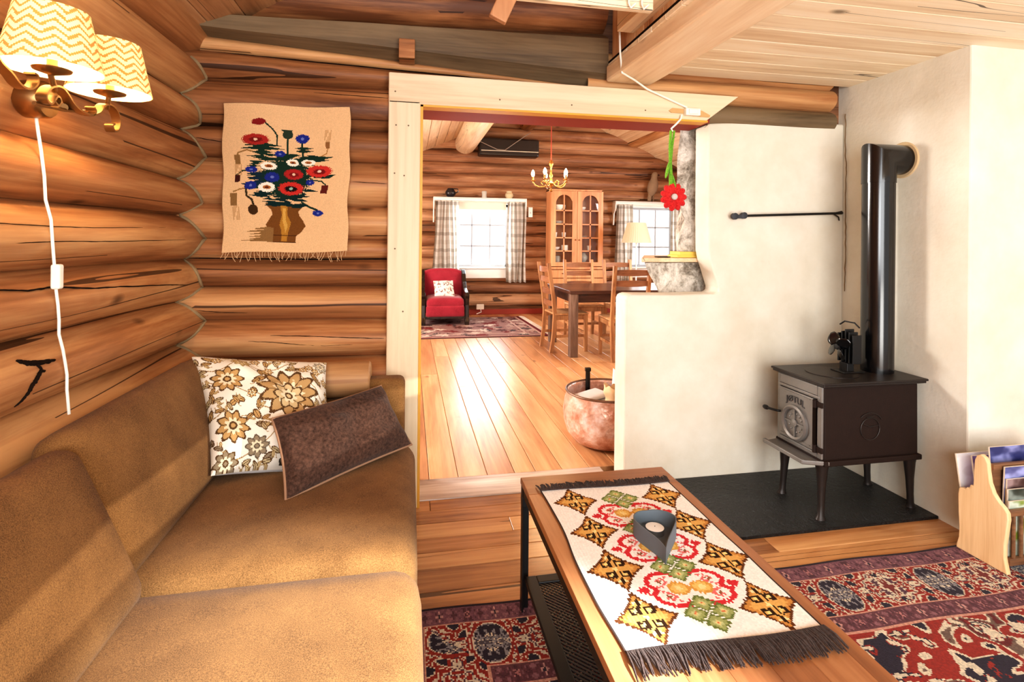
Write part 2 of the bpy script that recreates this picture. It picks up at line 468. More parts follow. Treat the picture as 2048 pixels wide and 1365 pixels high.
# near floor: boards across the room
m = MB(); rr = random.Random(5)
ys = [2.655, 2.555, 2.44, 2.321, 2.214, 2.107, 1.967]
while ys[-1] > -1.7: ys.append(ys[-1]-rr.choice((.115, .12, .13)))
for a, b in zip(ys[:-1], ys[1:]):
    x = -1.05-rr.random()*1.5
    while x < 4.4:
        L = rr.uniform(2.2, 3.6); m.rnd = rr.random()
        xa, xb = max(x, -1.1), min(x+L, 4.4)
        if xb > xa: m.box((xa+.001, b+.0012, -.03), (xb-.001, a-.0012, 0))
        x += L
struct(m.build('floor', MAT['floor'], bevel=.0022, seg=1))
m = MB(); m.box((-1.2, -1.8, -.05), (5.2, 9.3, -.028)); struct(m.build('floor', MAT['dark']))
m = MB(); m.box((.045, 2.657, -.03), (1.08, 2.885, .004)); struct(m.build('trim_2', MAT['thresh'], bevel=.004), 'worn greyish threshold board in the doorway')
# far floor: boards running away from the doorway
m = MB(); x = -2.55; w = [.155, .158, .152, .12, .16]
xs = [.272-.158*k for k in range(19)][::-1] + [.433, .587, .705]
while xs[-1] < 5.1: xs.append(xs[-1]+rr.choice((.15, .155, .16, .13)))
for a, b in zip(xs[:-1], xs[1:]):
    y = 2.888
    L = rr.uniform(1.0, 4.5)
    while y < 9.2:
        m.rnd = rr.random(); ye = min(y+L, 9.2)
        m.box((a+.0015, y+.001, -.03), (b-.0015, ye-.001, 0)); y += L; L = rr.uniform(3., 5.)
struct(m.build('floor', MAT['floor_far'], bevel=.0025, seg=1))

# plastered partition with the stepped edge
PF, PB = 2.646, 2.79
poly = [(1.125, -.02), (2.46, -.02), (2.46, 1.985), (2.2, 1.978), (1.9, 1.97), (1.7, 1.955), (1.602, 1.945), (1.602, 1.5), (1.606, 1.25), (1.618, 1.195), (1.645, 1.12), (1.67, 1.045), (1.668, 1.022), (1.645, 1.012), (1.4, 1.008), (1.16, 1.012), (1.135, 1.004), (1.126, .985)]
m = MB(); m.prism(poly, 'XZ', PF, PB)
struct(m.build('wall_plaster', MAT['plaster'], bevel=.012, seg=3))
# chimney breast behind the stove
m = MB(); m.box((2.46, 1.94, -.02), (4.6, 2.9, 2.9))
struct(m.build('wall_right', MAT['plaster'], bevel=.008))
# wavering crack down the inner corner of the plaster
pts = [(2.457-.004, 2.628+.014*noise.noise(V(z*4.2, 1.3, 0))+.006*noise.noise(V(z*22, 0, 5)), z) for z in [1.02+.012*k for k in range(86)]]
m = MB(); m.tube(pts, [.0022+.002*abs(noise.noise(V(p[2]*9, 3, 0))) for p in pts], 5)
struct(m.build('trim_3', plain('crack_line', S(120, 92, 58), .9)), 'crack running down the plaster corner')

# loft ceiling boards over the stove, and the beam that carries its edge
m = MB(); y = 2.62; rr = random.Random(9)
while y > -1.6:
    m.rnd = rr.random(); m.box((1.0, y-.126, 2.19), (4.6, y, 2.215)); y -= .13
struct(m.build('ceiling', MAT['pine'], bevel=.0025, seg=1))
m = MB(); m.box((1.0, -1.6, 2.2155), (4.6, 2.64, 2.225)); struct(m.build('ceiling', MAT['dark']))
m = MB(); m.rnd = .4; R = Matrix.Rotation(math.radians(2.6), 3, 'Z')
m.box((.985, -1.6, 2.115), (1.235, 2.6, 2.2), R, (1.1, 2.58, 2.15))
struct(m.build('beam', MAT['pine_y'], bevel=.012), 'thick pale pine beam under the loft edge')
m = MB()
y = 2.6; k = 0
while y > -1.4:
    m.rnd = rr.random(); m.box((1.02, y-.092, 2.19), (1.045, y, 2.72)); y -= .095
struct(m.build('wall_loft', MAT['pine_z'], bevel=.003, seg=1))
m = MB(); m.rnd = .55; m.box((.935, -.4, 2.27), (1.02, 2.33, 2.385), R, (.98, 2.33, 2.3)); struct(m.build('trim_4', MAT['pine_y'], bevel=.004), 'loft rail board')
# sloping roof over the sofa
sl = .42
m = MB(); rr = random.Random(2)
u = 0.
while u < 3.4:
    m.rnd = rr.random(); xa, xb = -1.05+u, -1.05+u+.142; za, zb = 2.205+u*sl, 2.205+(u+.142)*sl
    vs = [(xa, -1.6, za), (xb, -1.6, zb), (xb, 2.7, zb), (xa, 2.7, za)]
    m.add(vs+[(x, y, z+.03) for x, y, z in vs], [(3, 2, 1, 0), (4, 5, 6, 7), (0, 1, 5, 4), (1, 2, 6, 5), (2, 3, 7, 6), (3, 0, 4, 7)]); u += .145
struct(m.build('ceiling', MAT['roof'], bevel=.004, seg=1))

# door casing, lining and lintel
ct = 2.585
m = MB(); m.box((-.106, ct, 0), (.045, 2.69, 1.96)); struct(m.build('trim_5', MAT['casing_z'], bevel=.006), 'upright pine door casing board')
m = MB(); m.prism([(-.106, 1.945), (1.552, 1.945), (1.742, 2.085), (-.106, 2.092)], 'XZ', ct, 2.62)
struct(m.build('trim_6', MAT['casing'], bevel=.005), 'pine head board over the doorway, end cut at a slant')
m = MB(); m.box((.045, ct+.004, 0), (.057, 2.66, 1.945)); m.box((.045, ct+.004, 1.936), (1.56, 2.66, 1.946))
struct(m.build('trim_7', MAT['yellow']), 'yellow inner edge of the door casing')
m = MB(); m.box((.03, 2.64, 0), (.058, 2.91, 1.96)); struct(m.build('trim_8', MAT['casing_z']))
m = MB(); m.box((.03, 2.64, 1.946), (1.60, 2.915, 1.975)); struct(m.build('trim_9', MAT['redpaint']), 'red painted underside of the door head')
m = MB()
for x, z in [(-.075, 2.0), (-.07, 1.84), (-.012, 1.84), (-.075, 1.61), (-.03, 1.6), (-.07, 1.25), (-.03, .95), (.43, 1.99), (.8, 1.985), (1.2, 1.98)]:
    m.lathe([(.0001, 0), (.004, 0), (.004, .002), (.0001, .002)], (x, ct-.001, z), 8, 'Y')
struct(m.build('trim_10', plain('nail_head', S(110, 86, 60), .6)), 'nail heads in the door casing')

# ------------------------------------------------------------------ the far room shell
FY = 9.06
W1 = (.70, 1.70, .80, 1.90); W2 = (3.78, 4.78, .80, 1.90)      # window openings x0 x1 z0 z1
SF = []; z = 0.
rr = random.Random(77); hts = [.13, .22, .21, .2, .22, .2, .21, .2, .2, .21, .2, .22, .2, .21, .22, .2, .21, .22, .22, .2]
for h in hts: SF.append((z, z)); z += h
def spans_far(i):
    a, b = SF[i][0], SF[i+1][0]; mid = (a+b)/2
    cut = [w for w in (W1, W2) if b > w[2]-.02 and a < w[3]+.02]
    xs = -2.6; out = []
    for w in cut: out.append((xs, w[0]-.03)); xs = w[1]+.03
    out.append((xs, 5.4)); return out
log_wall('wall_far', MAT['log_far'], SF, 0, 1, lambda x, z, p: (x, FY+.06-p, z), .085, 55, spans_far, step=.12, nt=10)
def far_side(name, x, sgn, seed):
    log_wall(name, MAT['log_y'], SF, 0, 1, lambda y, z, p: (x+sgn*p, y, z), .08, seed, lambda i: [(2.9, 9.15)], step=.3, nt=8)
far_side('wall_far_left', -2.6, 1, 3); far_side('wall_far_right', 5.3, -1, 4)
m = MB(); m.box((.0, FY-.03, 0), (5.3, FY+.01, .09)); struct(m.build('baseboard_far', MAT['redpaint'], bevel=.006))
# gabled board ceiling
m = MB()
for sx in (0, 1):
    u = 0
    while u < 3.2:
        m.rnd = random.random()
        if sx == 0: xa, xb = -.9+u, -.9+u+.14; za, zb = 2.30+u*.43, 2.30+(u+.14)*.43
        else: xa, xb = 5.4-u, 5.4-u-.14; za, zb = 2.44+u*.43-.02, 2.44+(u+.14)*.43-.02
        vs = [(xa, 2.85, za), (xb, 2.85, zb), (xb, 9.15, zb), (xa, 9.15, za)]
        m.add(vs+[(x, y, z+.03) for x, y, z in vs], [(3, 2, 1, 0), (4, 5, 6, 7), (0, 1, 5, 4), (1, 2, 6, 5), (2, 3, 7, 6), (3, 0, 4, 7)]); u += .145
m.box((-2.7, 2.85, 2.28), (-.85, 9.15, 2.32)); m.box((1.9, 2.85, 3.60), (2.7, 9.15, 3.68))
struct(m.build('ceiling', MAT['pine_y'], bevel=.004, seg=1))
for i, (x, z, r, y0, mt) in enumerate([(.92, 2.93, .18, 2.95, 'pine_y'), (2.0, 3.33, .14, 2.95, 'log_y'), (4.0, 3.12, .13, 2.95, 'log_y')]):
    m = MB(); m.rnd = .3*i+.1; m.lathe([(r*(1+.03*noise.noise(V(y*.8, i, 0))), y) for y in [y0+k*(9.1-y0)/16 for k in range(17)]], (x, 0, z), 22, 'Y')
    struct(m.build('beam', MAT[mt], smooth=True), ['pale peeled log purlin under the sloping ceiling', 'ridge log', 'dark log purlin'][i])

# windows
glass = (lambda t: (t.P(Base__Color=(1, 1, 1, 1), Roughness=0.02), t)[-1])(NT('window_glass'))
tr = glass.node('ShaderNodeBsdfTransparent'); gl = glass.node('ShaderNodeBsdfGlossy', Roughness=.02)
mx = glass.node('ShaderNodeMixShader', i0=.025); glass.l.new(tr.outputs[0], mx.inputs[1]); glass.l.new(gl.outputs[0], mx.inputs[2]); glass.l.new(mx.outputs[0], glass.out.inputs[0])
MAT['glass'] = glass.m
MAT['white'] = plain('white_paint', S(240, 238, 232), .4, nz=3)
MAT['cream'] = plain('cream_board', S(236, 222, 204), .5, nz=3)
MAT['muntin'] = plain('muntin_grey', S(178, 182, 188), .6)
def window(n, W):
    x0, x1, z0, z1 = W
    m = MB(); y0, y1 = FY-.06, FY+.12
    m.box((x0-.05, y0, z0-.17), (x1+.05, y1, z0-.0)); m.box((x0-.05, y0, z1), (x1+.05, y1, z1+.10))
    m.box((x0-.05, y0, z0), (x0+.03, y1, z1)); m.box((x1-.03, y0, z0), (x1+.05, y1, z1))
    m.box((x0-.03, y0-.05, z0-.005), (x1+.03, y1, z0+.02))
    w = struct(m.build('window_%d' % n, MAT['white'], bevel=.004))
    m = MB()
    iw0, iw1, iz0, iz1 = x0+.03, x1-.03, z0+.02, z1
    m.box((iw0, FY+.03, iz0), (iw1, FY+.07, iz0+.04)); m.box((iw0, FY+.03, iz1-.04), (iw1, FY+.07, iz1))
    m.box((iw0, FY+.03, iz0), (iw0+.04, FY+.07, iz1)); m.box((iw1-.04, FY+.03, iz0), (iw1, FY+.07, iz1))
    for k in (1, 2): x = iw0+(iw1-iw0)*k/3; m.box((x-.011, FY+.035, iz0), (x+.011, FY+.065, iz1))
    for k in (1, 2): z = iz0+(iz1-iz0)*k/3; m.box((iw0, FY+.035, z-.011), (iw1, FY+.065, z+.011))
    s_ = struct(m.build('sash', MAT['muntin'], w, bevel=.002))
    m = MB(); m.box((iw0, FY+.048, iz0), (iw1, FY+.052, iz1)); struct(m.build('pane', MAT['glass'], w))
window(1, W1); window(2, W2)

# ================================================================== THINGS
MAT['iron'] = plain('cast_iron', S(52, 45, 42), .42, .45, nz=12, bump=.18, bscale=120)
MAT['ironside'] = plain('cast_iron_side', S(40, 27, 22), .7, .0, nz=30, bump=.2, bscale=160, spec=.22)
MAT['blackmetal'] = plain('black_metal', S(22, 21, 22), .45, .2)
MAT['enamel'] = plain('black_enamel', S(13, 13, 15), .16, .0, spec=.7)
MAT['brass'] = plain('aged_metal', S(150, 116, 76), .32, .9, nz=20)
MAT['whiteplastic'] = plain('white_plastic', S(246, 242, 230), .4)
MAT['mustard'] = fabric('mustard_wool', S(82, 55, 29), S(152, 112, 68), 420, .3, .05)
MAT['brownvelvet'] = fabric('brown_velvet', S(48, 33, 27), S(96, 70, 58), 90, .4, .08)
MAT['fringe'] = fabric('dark_brown_wool', S(40, 30, 28), S(82, 66, 60), 200, .3, .1)

# ------------------------------------------------------------------ sofa
t = thing('sofa_bed', 'long mustard brown wool sofa against the log wall', 'sofa', (-.45, 1.3, 0))
R0 = Matrix.Rotation(0, 3, 'X')
for (ya, yb, dx) in ((1.482, 2.365, 0), (.32, 1.476, .008)):
    roundbox((-.385+dx/2, (ya+yb)/2, .315), (.415+dx/2, (yb-ya)/2, .112), .075, 16, .012).build('seat_cushion', MAT['mustard'], t, smooth=True, angle=None)
RL = Matrix.Rotation(math.radians(-21), 3, 'Y')
for (ya, yb, cx, cz, tz) in ((1.475, 2.385, -.800, .60, 0), (.40, 1.462, -.748, .592, 2)):
    RR = Matrix.Rotation(math.radians(-21-tz), 3, 'Y')
    roundbox((cx, (ya+yb)/2, cz), (.058, (yb-ya)/2, .215), .052, 16, .03, RR, 0).build('back_cushion', MAT['mustard'], t, smooth=True, angle=None)
m = MB(); m.box((-.9, 2.385, .10), (-.2, 2.45, .598)); m.build('end_board', MAT['mustard'], t, bevel=.01)
m = roundbox((-.105, 2.425, .39), (.09, .052, .292), .03, 14, .006, None, 1); m.build('end_panel', MAT['mustard'], t, smooth=True, angle=None)
m = MB(); m.box((-.9, .3, .06), (-.035, 2.38, .21)); m.build('base', MAT['mustard'], t, bevel=.02, seg=3)
for x in (-.8, -.08):
    for y in (.45, 2.3):
        m = MB(); m.lathe([(.02, 0), (.026, .065)], (x, y, 0), 14); m.build('leg', MAT['fringe'], t, smooth=True)

# pale cut log behind the cushions
m = MB(); m.rnd = .8; m.tint = .35
m.lathe([(.0, -.62), (.066, -.62), (.076, -.6), (.079, -.4), (.076, -.2), (.077, -.172), (.07, -.165), (.0, -.165)], (0, 2.43, .676), 22, 'X')
o = m.build('log_stub', MAT['log'], smooth=True, angle=35); tag(o, 'short pale sawn log end lying behind the patterned cushion', 'log')

# ------------------------------------------------------------------ cushions
def print_floral(N):
    p = Paint(N, N, (244, 236, 222), 1., 1.)
    tan, brn, gry = (196, 158, 104), (96, 70, 44), (150, 134, 110)
    def flower(cx, cy, r, col, ring, lobes=8, rot=0):
        p.ell(cx, cy, r*1.08, r*1.02, ring, rot, .05, lobes, .16); p.ell(cx, cy, r*.94, r*.88, col, rot, .05, lobes, .16)
        for k in range(lobes):
            a = rot+2*PI*(k+.5)/lobes
            p.line([(cx+r*.3*math.cos(a), cy+r*.3*math.sin(a)), (cx+r*.85*math.cos(a), cy+r*.85*math.sin(a))], .006, ring)
        p.ell(cx, cy, r*.55, r*.5, (238, 222, 190), rot, .1, lobes, .2); p.ell(cx, cy, r*.3, r*.28, ring); p.ell(cx, cy, r*.17, r*.15, col)
    def vine(pts, col=(170, 140, 96), w=.008):
        q = []
        for i in range(len(pts)-1):
            for k in range(5):
                s_ = k/5; a, b = pts[i], pts[i+1]
                q.append((a[0]+(b[0]-a[0])*s_, a[1]+(b[1]-a[1])*s_+.02*math.sin(PI*s_)))
        q.append(pts[-1]); p.line(q, w, col)
    def leaf(cx, cy, L, w, rot, col, ring):
        p.ell(cx, cy, L, w, ring, rot, .12); p.ell(cx, cy, L*.78, w*.66, col, rot, .12)
        c, s_ = math.cos(rot), math.sin(rot); p.line([(cx-L*.8*c, cy-L*.8*s_), (cx+L*.8*c, cy+L*.8*s_)], .005, ring)
    for a in [[(.0, .15), (.15, .2), (.3, .08), (.48, .2), (.66, .1), (.86, .22), (1, .1)], [(.05, .3), (.2, .36), (.38, .44), (.55, .5)],
              [(.1, .75), (.25, .62), (.42, .54), (.6, .56)], [(.15, .95), (.35, .85), (.5, .75), (.62, .92)], [(.7, .2), (.85, .38), (.95, .5), (1, .7)],
              [(.0, .6), (.1, .58), (.2, .6)], [(.3, .02), (.36, .16), (.46, .22)], [(.55, 1), (.62, .86), (.75, .8)]]: vine(a)
    flower(.63, .42, .20, (190, 156, 108), brn, 11); flower(.63, .44, .11, (214, 190, 146), brn, 7, .3)
    flower(.18, .30, .105, tan, brn, 9); flower(.17, .70, .11, tan, brn, 9, .2)
    flower(.31, .115, .062, (206, 182, 130), (150, 122, 76), 8); flower(.34, .86, .075, gry, (104, 92, 76), 8)
    flower(.93, .11, .055, (190, 180, 160), (130, 118, 98), 8); flower(.10, .96, .08, gry, brn, 8); flower(.60, .95, .085, (120, 104, 84), (60, 50, 40), 9)
    for a in [(.42, .30, .05, .028, -.4), (.46, .22, .05, .03, .2), (.69, .17, .06, .022, -.1), (.40, .70, .055, .03, .3), (.52, .80, .05, .04, .9), (.87, .28, .08, .03, 1.1),
              (.36, .42, .035, .028, 1.4), (.37, .60, .045, .03, 1.2), (.25, .49, .04, .022, .4), (.19, .52, .035, .025, -.6), (.83, .62, .07, .04, .5), (.9, .8, .07, .035, -.8),
              (.1, .07, .06, .025, .5), (.55, .06, .07, .02, .1), (.78, .9, .06, .04, .4), (.04, .45, .05, .018, 1.4), (.42, .95, .05, .03, -.5), (.78, .75, .05, .035, 1.8)]:
        leaf(*a, tan if a[1] < .7 else gry, brn)
    taken = [(.63, .42, .23), (.18, .3, .13), (.17, .7, .13), (.31, .115, .08), (.34, .86, .1), (.93, .11, .07), (.1, .96, .1), (.6, .95, .1)]
    for k in range(400):
        x, y = p.rs.rand(2)
        if any((x-a)**2+(y-b)**2 < (c+.02)**2 for a, b, c in taken): continue
        taken.append((x, y, .042)); a = p.rs.rand()*6.28; g_ = y > .72
        vine([(x-.06*math.cos(a), y-.06*math.sin(a)), (x, y), (x+.05*math.cos(a+.8), y+.05*math.sin(a+.8))], (176, 150, 108), .006)
        if k % 4 == 0: flower(x, y, .034, gry if g_ else (206, 170, 116), brn, 6, a)
        else:
            leaf(x, y, .04, .018, a, (200, 180, 140) if k % 2 else (tan if not g_ else gry), brn); leaf(x+.03*math.cos(a+1.6), y+.03*math.sin(a+1.6), .024, .012, a+.9, (222, 200, 150), (150, 120, 80))
    for k in range(70):
        x, y = p.rs.rand(2)
        if (x-.63)**2+(y-.42)**2 < .04: p.ell(x, y, .012, .006, brn if k % 2 else (226, 206, 164), p.rs.rand()*3)
    return p.img
N = 190
img = print_floral(N)[::-1]
m = pillow((-.665, 1.985, .475), (-.26, 2.10, .40), (-.845, 2.30, .822), (-.345, 2.375, .765), .105, N, .085, .45)
back = np.full((N*N, 3), S(236, 226, 208)[0])
o = m.build('throw_pillow', painted('printed_cotton', .95, None, .25), smooth=True, angle=None, cols=np.concatenate([img.reshape(-1, 3), back]), fix=False, loc=(-.5, 2.1, .43))
tag(o, 'square cream cushion printed with brown and tan flowers', 'cushion')
m = pillow((-.392, 1.845, .435), (.015, 2.23, .447), (-.475, 2.005, .655), (-.115, 2.33, .668), .085, 40, .06, .35)
o = m.build('lumbar_pillow', MAT['brownvelvet'], smooth=True, angle=None, fix=False, loc=(-.2, 2.1, .43))
tag(o, 'oblong dark brown velvet cushion leaning on the flowered one', 'cushion')
rim = [Vector(p) for p in ((-.392, 1.845, .435), (-.475, 2.005, .655), (-.115, 2.33, .668), (.015, 2.23, .447))]
pts = []
for a, b in zip(rim, rim[1:]+rim[:1]):
    mid = sum(rim, V(0, 0, 0))/4
    for k in range(12):
        s_ = k/12; q = a+(b-a)*s_; q = q+(mid-q)*(.05*4*s_*(1-s_)); pts.append(q)
pts.append(pts[0])
mm = MB(); mm.tube(pts, .0045, 7); mm.build('piping', plain('piping_tan', S(158, 122, 96), .9), o, smooth=True)

# ------------------------------------------------------------------ coffee table
TX0, TX1, TY0, TY1, TZ = .388, .922, .30, 1.818, .465
MAT['veneer'] = wood('table_veneer', (S(120, 68, 32), S(166, 104, 54), S(196, 136, 80)), 'Y', .8, .32, .3, 0, .06, .9, .4)
MAT['veneer_x'] = wood('table_veneer_end', (S(116, 66, 32), S(160, 100, 52), S(186, 126, 72)), 'X', .8, .32, 0, 0, .06, .9, .4)
t = thing('coffee_table', 'narrow low coffee table, brown wood top on a black metal frame', 'table', (.655, 1.06, 0))
m = MB(); m.rnd = .35
m.box((TX0, TY1-.13, TZ-.022), (TX1, TY1, TZ)); m.build('table_top', MAT['veneer_x'], t, bevel=.003)
m = MB(); rr = random.Random(6); x = TX0
while x < TX1-.01:
    m.rnd = rr.random(); w_ = .05 if x == TX0 else .089; xe = min(x+w_, TX1); m.box((x, TY0, TZ-.022), (xe, TY1-.13, TZ)); x = xe
m.build('table_top', MAT['veneer'], t, bevel=.0012)
m = MB()
m.box((TX0+.004, TY0, TZ-.055), (TX0+.010, TY1-.004, TZ-.022)); m.box((TX1-.010, TY0, TZ-.055), (TX1-.004, TY1-.004, TZ-.022))
m.box((TX0+.004, TY1-.010, TZ-.055), (TX1-.004, TY1-.004, TZ-.022)); m.box((TX0+.004, TY0, TZ-.055), (TX1-.004, TY0+.006, TZ-.022))
m.build('apron', MAT['blackmetal'], t)
for x, sx in ((TX0+.002, 1), (TX1-.002, -1)):
    for y, sy in ((TY1-.004, -1), (TY0+.004, 1)):
        m = MB(); m.box((x, y, .011), (x+sx*.028, y+sy*.006, TZ-.024)); m.box((x, y, .011), (x+sx*.006, y+sy*.028, TZ-.024))
        m.box((x-.001*sx, y+.001*sy, TZ-.09), (x+sx*.03, y+sy*.03, TZ-.055)); m.build('leg', MAT['blackmetal'], t, bevel=.0015)
sh = MB(); SZ = .135
sh.box((TX0+.012, TY0+.01, SZ-.018), (TX0+.052, TY1-.03, SZ)); sh.box((TX1-.052, TY0+.01, SZ-.018), (TX1-.012, TY1-.03, SZ))
sh.box((TX0+.052, TY1-.07, SZ-.018), (TX1-.052, TY1-.03, SZ)); sh.box((TX0+.052, TY0+.01, SZ-.018), (TX1-.052, TY0+.05, SZ))
sh = sh.build('shelf', MAT['blackmetal'], t, bevel=.003)
m = MB(); x0, x1, y0, y1 = TX0+.05, TX1-.05, TY0+.05, TY1-.068; st = .0165; k = 0
span = (x1-x0)
c = -(y1-y0)
while c < span:          # two families of crossing slanted wires
    for sg in (1, -1):
        a = max(x0, x0+c); b = min(x1, x0+c+(y1-y0))
        if b-a > .005:
            if sg > 0: p, q = (a, y0+(a-x0-c), SZ-.010), (b, y0+(b-x0-c), SZ-.010)
            else: p, q = (a, y1-(a-x0-c), SZ-.006), (b, y1-(b-x0-c), SZ-.006)
            m.bar(p, q, .005, .003)
    c += st
m.build('mesh_panel', plain('mesh_wire', S(74, 70, 68), .4, .6), sh)

# table runner, cross-stitched
def stitch_runner(nx, ny):
    W_, H_ = .455, .705
    p = Paint(nx, ny, (252, 248, 244), W_, H_)
    col = np.arange(nx)[None, :]
    p.Y = p.Y + (col % 2)*(H_/ny*.5) + ((col*7) % 5-2)*H_/ny*.18
    OR, OR2, DB, DK = (226, 178, 104), (204, 146, 78), (104, 62, 34), (58, 38, 24)
    def conc(cx, cy, rx, ry, sag):
        q = []
        cs = [(cx, cy-ry), (cx+rx, cy), (cx, cy+ry), (cx-rx, cy)]
        for i in range(4):
            (x0, y0), (x1, y1) = cs[i], cs[(i+1) % 4]
            for k in range(6):
                s_ = k/6; b = 4*s_*(1-s_)*sag; x = x0+(x1-x0)*s_; y = y0+(y1-y0)*s_
                q.append((x+(cx-x)*b, y+(cy-y)*b))
        return q
    def star(cx, cy, rx, ry):
        p.poly(conc(cx, cy, rx, ry, .16), DB); p.poly(conc(cx, cy, rx*.84, ry*.86, .13), OR2); p.poly(conc(cx, cy, rx*.66, ry*.7, .1), OR)
        for sx in (-1, 1):
            for sy in (-1, 1):
                q = lambda a, b: (cx+sx*rx*a, cy+sy*ry*b)
                p.line([q(.10, .13), q(.10, .36), q(.36, .36), q(.36, .16), q(.22, .16)], .0062, DK); p.ell(*q(.22, .25), .006, .005, (248, 226, 150))
        p.line([(cx, cy-ry*.62), (cx, cy-ry*.44)], .0105, DK); p.line([(cx, cy+ry*.44), (cx, cy+ry*.62)], .0105, DK)
        for s_ in (-1, 1):
            for dx in (-.008, .008): p.ell(cx+dx, cy+s_*ry*.55, .0045, .0045, (248, 232, 180))
        p.ell(cx, cy, .007, .0065, (250, 232, 168))
    def green(cx, cy, rx, ry):
        for i, j in ((-1, 0), (1, 0), (0, -1), (0, 1)):
            a, b = cx+i*rx*.5, cy+j*ry*.5
            p.poly(conc(a, b, rx*.46, ry*.46, 0), (112, 128, 70)); p.poly(conc(a, b, rx*.36, ry*.36, 0), (164, 174, 112)); p.poly(conc(a, b, rx*.2, ry*.2, 0), (196, 204, 148))
            p.ell(a, b, .006, .0055, (238, 214, 150)); p.ell(a, b, .003, .003, (214, 120, 80))
    def red(cx, cy, s_, h, fl):
        RD, PK, BR = (214, 58, 66), (232, 120, 118), (150, 96, 62)
        q = lambda x, y: (cx+fl*x*s_, cy+y*h)
        p.ell(*q(-.86, 0), .014, .011, RD); p.line([q(-1.0, -.02), q(-.86, 0)], .006, RD); p.line([q(-.8, -.2), q(-.86, 0), q(-.8, .2)], .006, RD)
        for sy in (-1, 1):
            p.line([q(-.56, sy*.04), q(-.70, sy*.30), q(-.64, sy*.66), q(-.40, sy*.95), q(-.08, sy*.93), q(.0, sy*.78)], .0125, RD)
            p.line([q(-.50, sy*.10), q(-.34, sy*.22), q(-.22, sy*.44), q(-.32, sy*.62), q(-.46, sy*.5)], .0065, PK)
            p.ell(*q(-.38, sy*.44), .006, .005, BR); p.ell(*q(-.2, sy*.7), .005, .004, PK)
    for sx in (0, 1):
        for k in range(4): star(W_*(.20 if sx == 0 else .845), H_*(.126+.2475*k), .076, .0875)
    for cy in (.262, .505, .748):
        red(W_*.475, H_*cy, .104, .062, 1); red(W_*.575, H_*cy, .104, .062, -1)
    for cy in (.125, .375, .63, .872): green(W_*.525, H_*cy, .066, .064)
    for cy in (.250, .505, .748):
        for u in (.468, .592):
            p.ell(W_*u, H_*cy, .027, .024, (222, 166, 84)); p.ell(W_*u, H_*cy, .019, .017, (240, 202, 120)); p.ell(W_*u, H_*cy, .009, .009, (250, 228, 164))
    p.img *= (p.rs.rand(ny, nx, 1)*.14+.93)
    p.fill(p.X < .004, (70, 58, 54)); p.fill(p.X > W_-.004, (70, 58, 54))
    return p.img
nx, ny = 104, 150
img = stitch_runner(nx, ny)
t = thing('table_runner', 'cross-stitched white runner with gold, green and red motifs on the table', 'table runner', (.657, 1.34, TZ))
m = MB()
def fr(a, b):
    x = .43+.455*a; y = 1.695-.705*b
    return (x+.006*math.sin(b*7)*(1-a)+.004*noise.noise(V(a*3, b*4, 0)), y+.006*math.sin(a*5+1), TZ+.0042+.0008*noise.noise(V(a*5, b*6, 2)))
m.grid(fr, nx, ny, flip=True)
m.build('cloth', painted('cross_stitch', .95, ('X', 36.), .22), t, smooth=True, angle=None, cols=img.reshape(-1, 3), fix=False)
for (yb, sg) in ((1.695, 1), (.99, -1)):
    m = MB(); rr = random.Random(8); L = .042 if sg > 0 else .066
    for k in range(150):
        a = (k+.5)/150; p0 = fr(a, 0 if sg > 0 else 1); dx = rr.uniform(-.012, .012)+.004*math.sin(k*.5); l = L*rr.uniform(.75, 1.0)
        z = TZ+.004+rr.uniform(0, .005)
        m.tube([(p0[0], p0[1]-.006*sg, TZ+.008), (p0[0]+dx*.4, p0[1]+sg*l*.45, z+.004), (p0[0]+dx, p0[1]+sg*l, z-.0006)], [.0026, .0030, .0016], 5)
    m.build('fringe', MAT['fringe'], t, smooth=True)

# teardrop candle holder
t = thing('candle_holder', 'grey teardrop shaped metal candle holder on the runner', 'candle holder', (.68, 1.36, TZ+.004))
def tear(k):     # outline in plan, tip towards the camera
    a = 2*PI*k; r = .062
    x = r*math.sin(a); y = r*.95*math.cos(a)
    d = max(0, -math.cos(a))
    x *= 1-.90*d**1.6; y -= .072*d**1.5
    return (.687+x*1.0-.035*d**1.5, 1.388+y)
pts = [tear(k/64) for k in range(64)]
MAT['slate'] = plain('slate_metal', S(100, 110, 118), .6, .0, nz=14)
m = MB(); n = 64; zb, zt = TZ+.004, TZ+.046
cx, cy = .682, 1.37
vs = []
for f, zz in ((1, zb), (1, zt), (.955, zt), (.955, zb+.003)):
    vs += [(cx+(x-cx)*f, cy+(y-cy)*f, zz+(.006*math.sin(PI*min(1, abs(k-32)/32)) if zz == zt else 0)) for k, (x, y) in enumerate(pts)]
m.add(vs, [(j*n+i, j*n+(i+1) % n, (j+1)*n+(i+1) % n, (j+1)*n+i) for j in range(3) for i in range(n)])
m.build('wall_band', MAT['slate'], t, smooth=True, angle=50)
m = MB(); m.prism([(cx+(x-cx)*.97, cy+(y-cy)*.97) for x, y in pts], 'XY', zb-.0005, zb+.004); m.build('base_plate', MAT['slate'], t)
c_ = thing('tealight', 'white tealight candle inside the grey teardrop holder', 'candle', (.688, 1.395, zb+.004))
m = MB(); m.lathe([(0, 0), (.026, 0), (.026, .016), (.025, .016)], (.688, 1.395, zb+.004), 28); m.build('cup', plain('alu_cup', S(200, 200, 204), .25, .9), c_, smooth=True)
m = MB(); m.lathe([(.0255, .010), (.0255, .0165), (.022, .0172), (0, .0172)], (.688, 1.395, zb+.004), 28); m.build('wax', plain('candle_wax', S(255, 253, 248), .5), c_, smooth=True)
m = MB(); m.tube([(.688, 1.395, zb+.02), (.6885, 1.395, zb+.024)], .0008, 6); m.build('wick', MAT['dark'], c_)

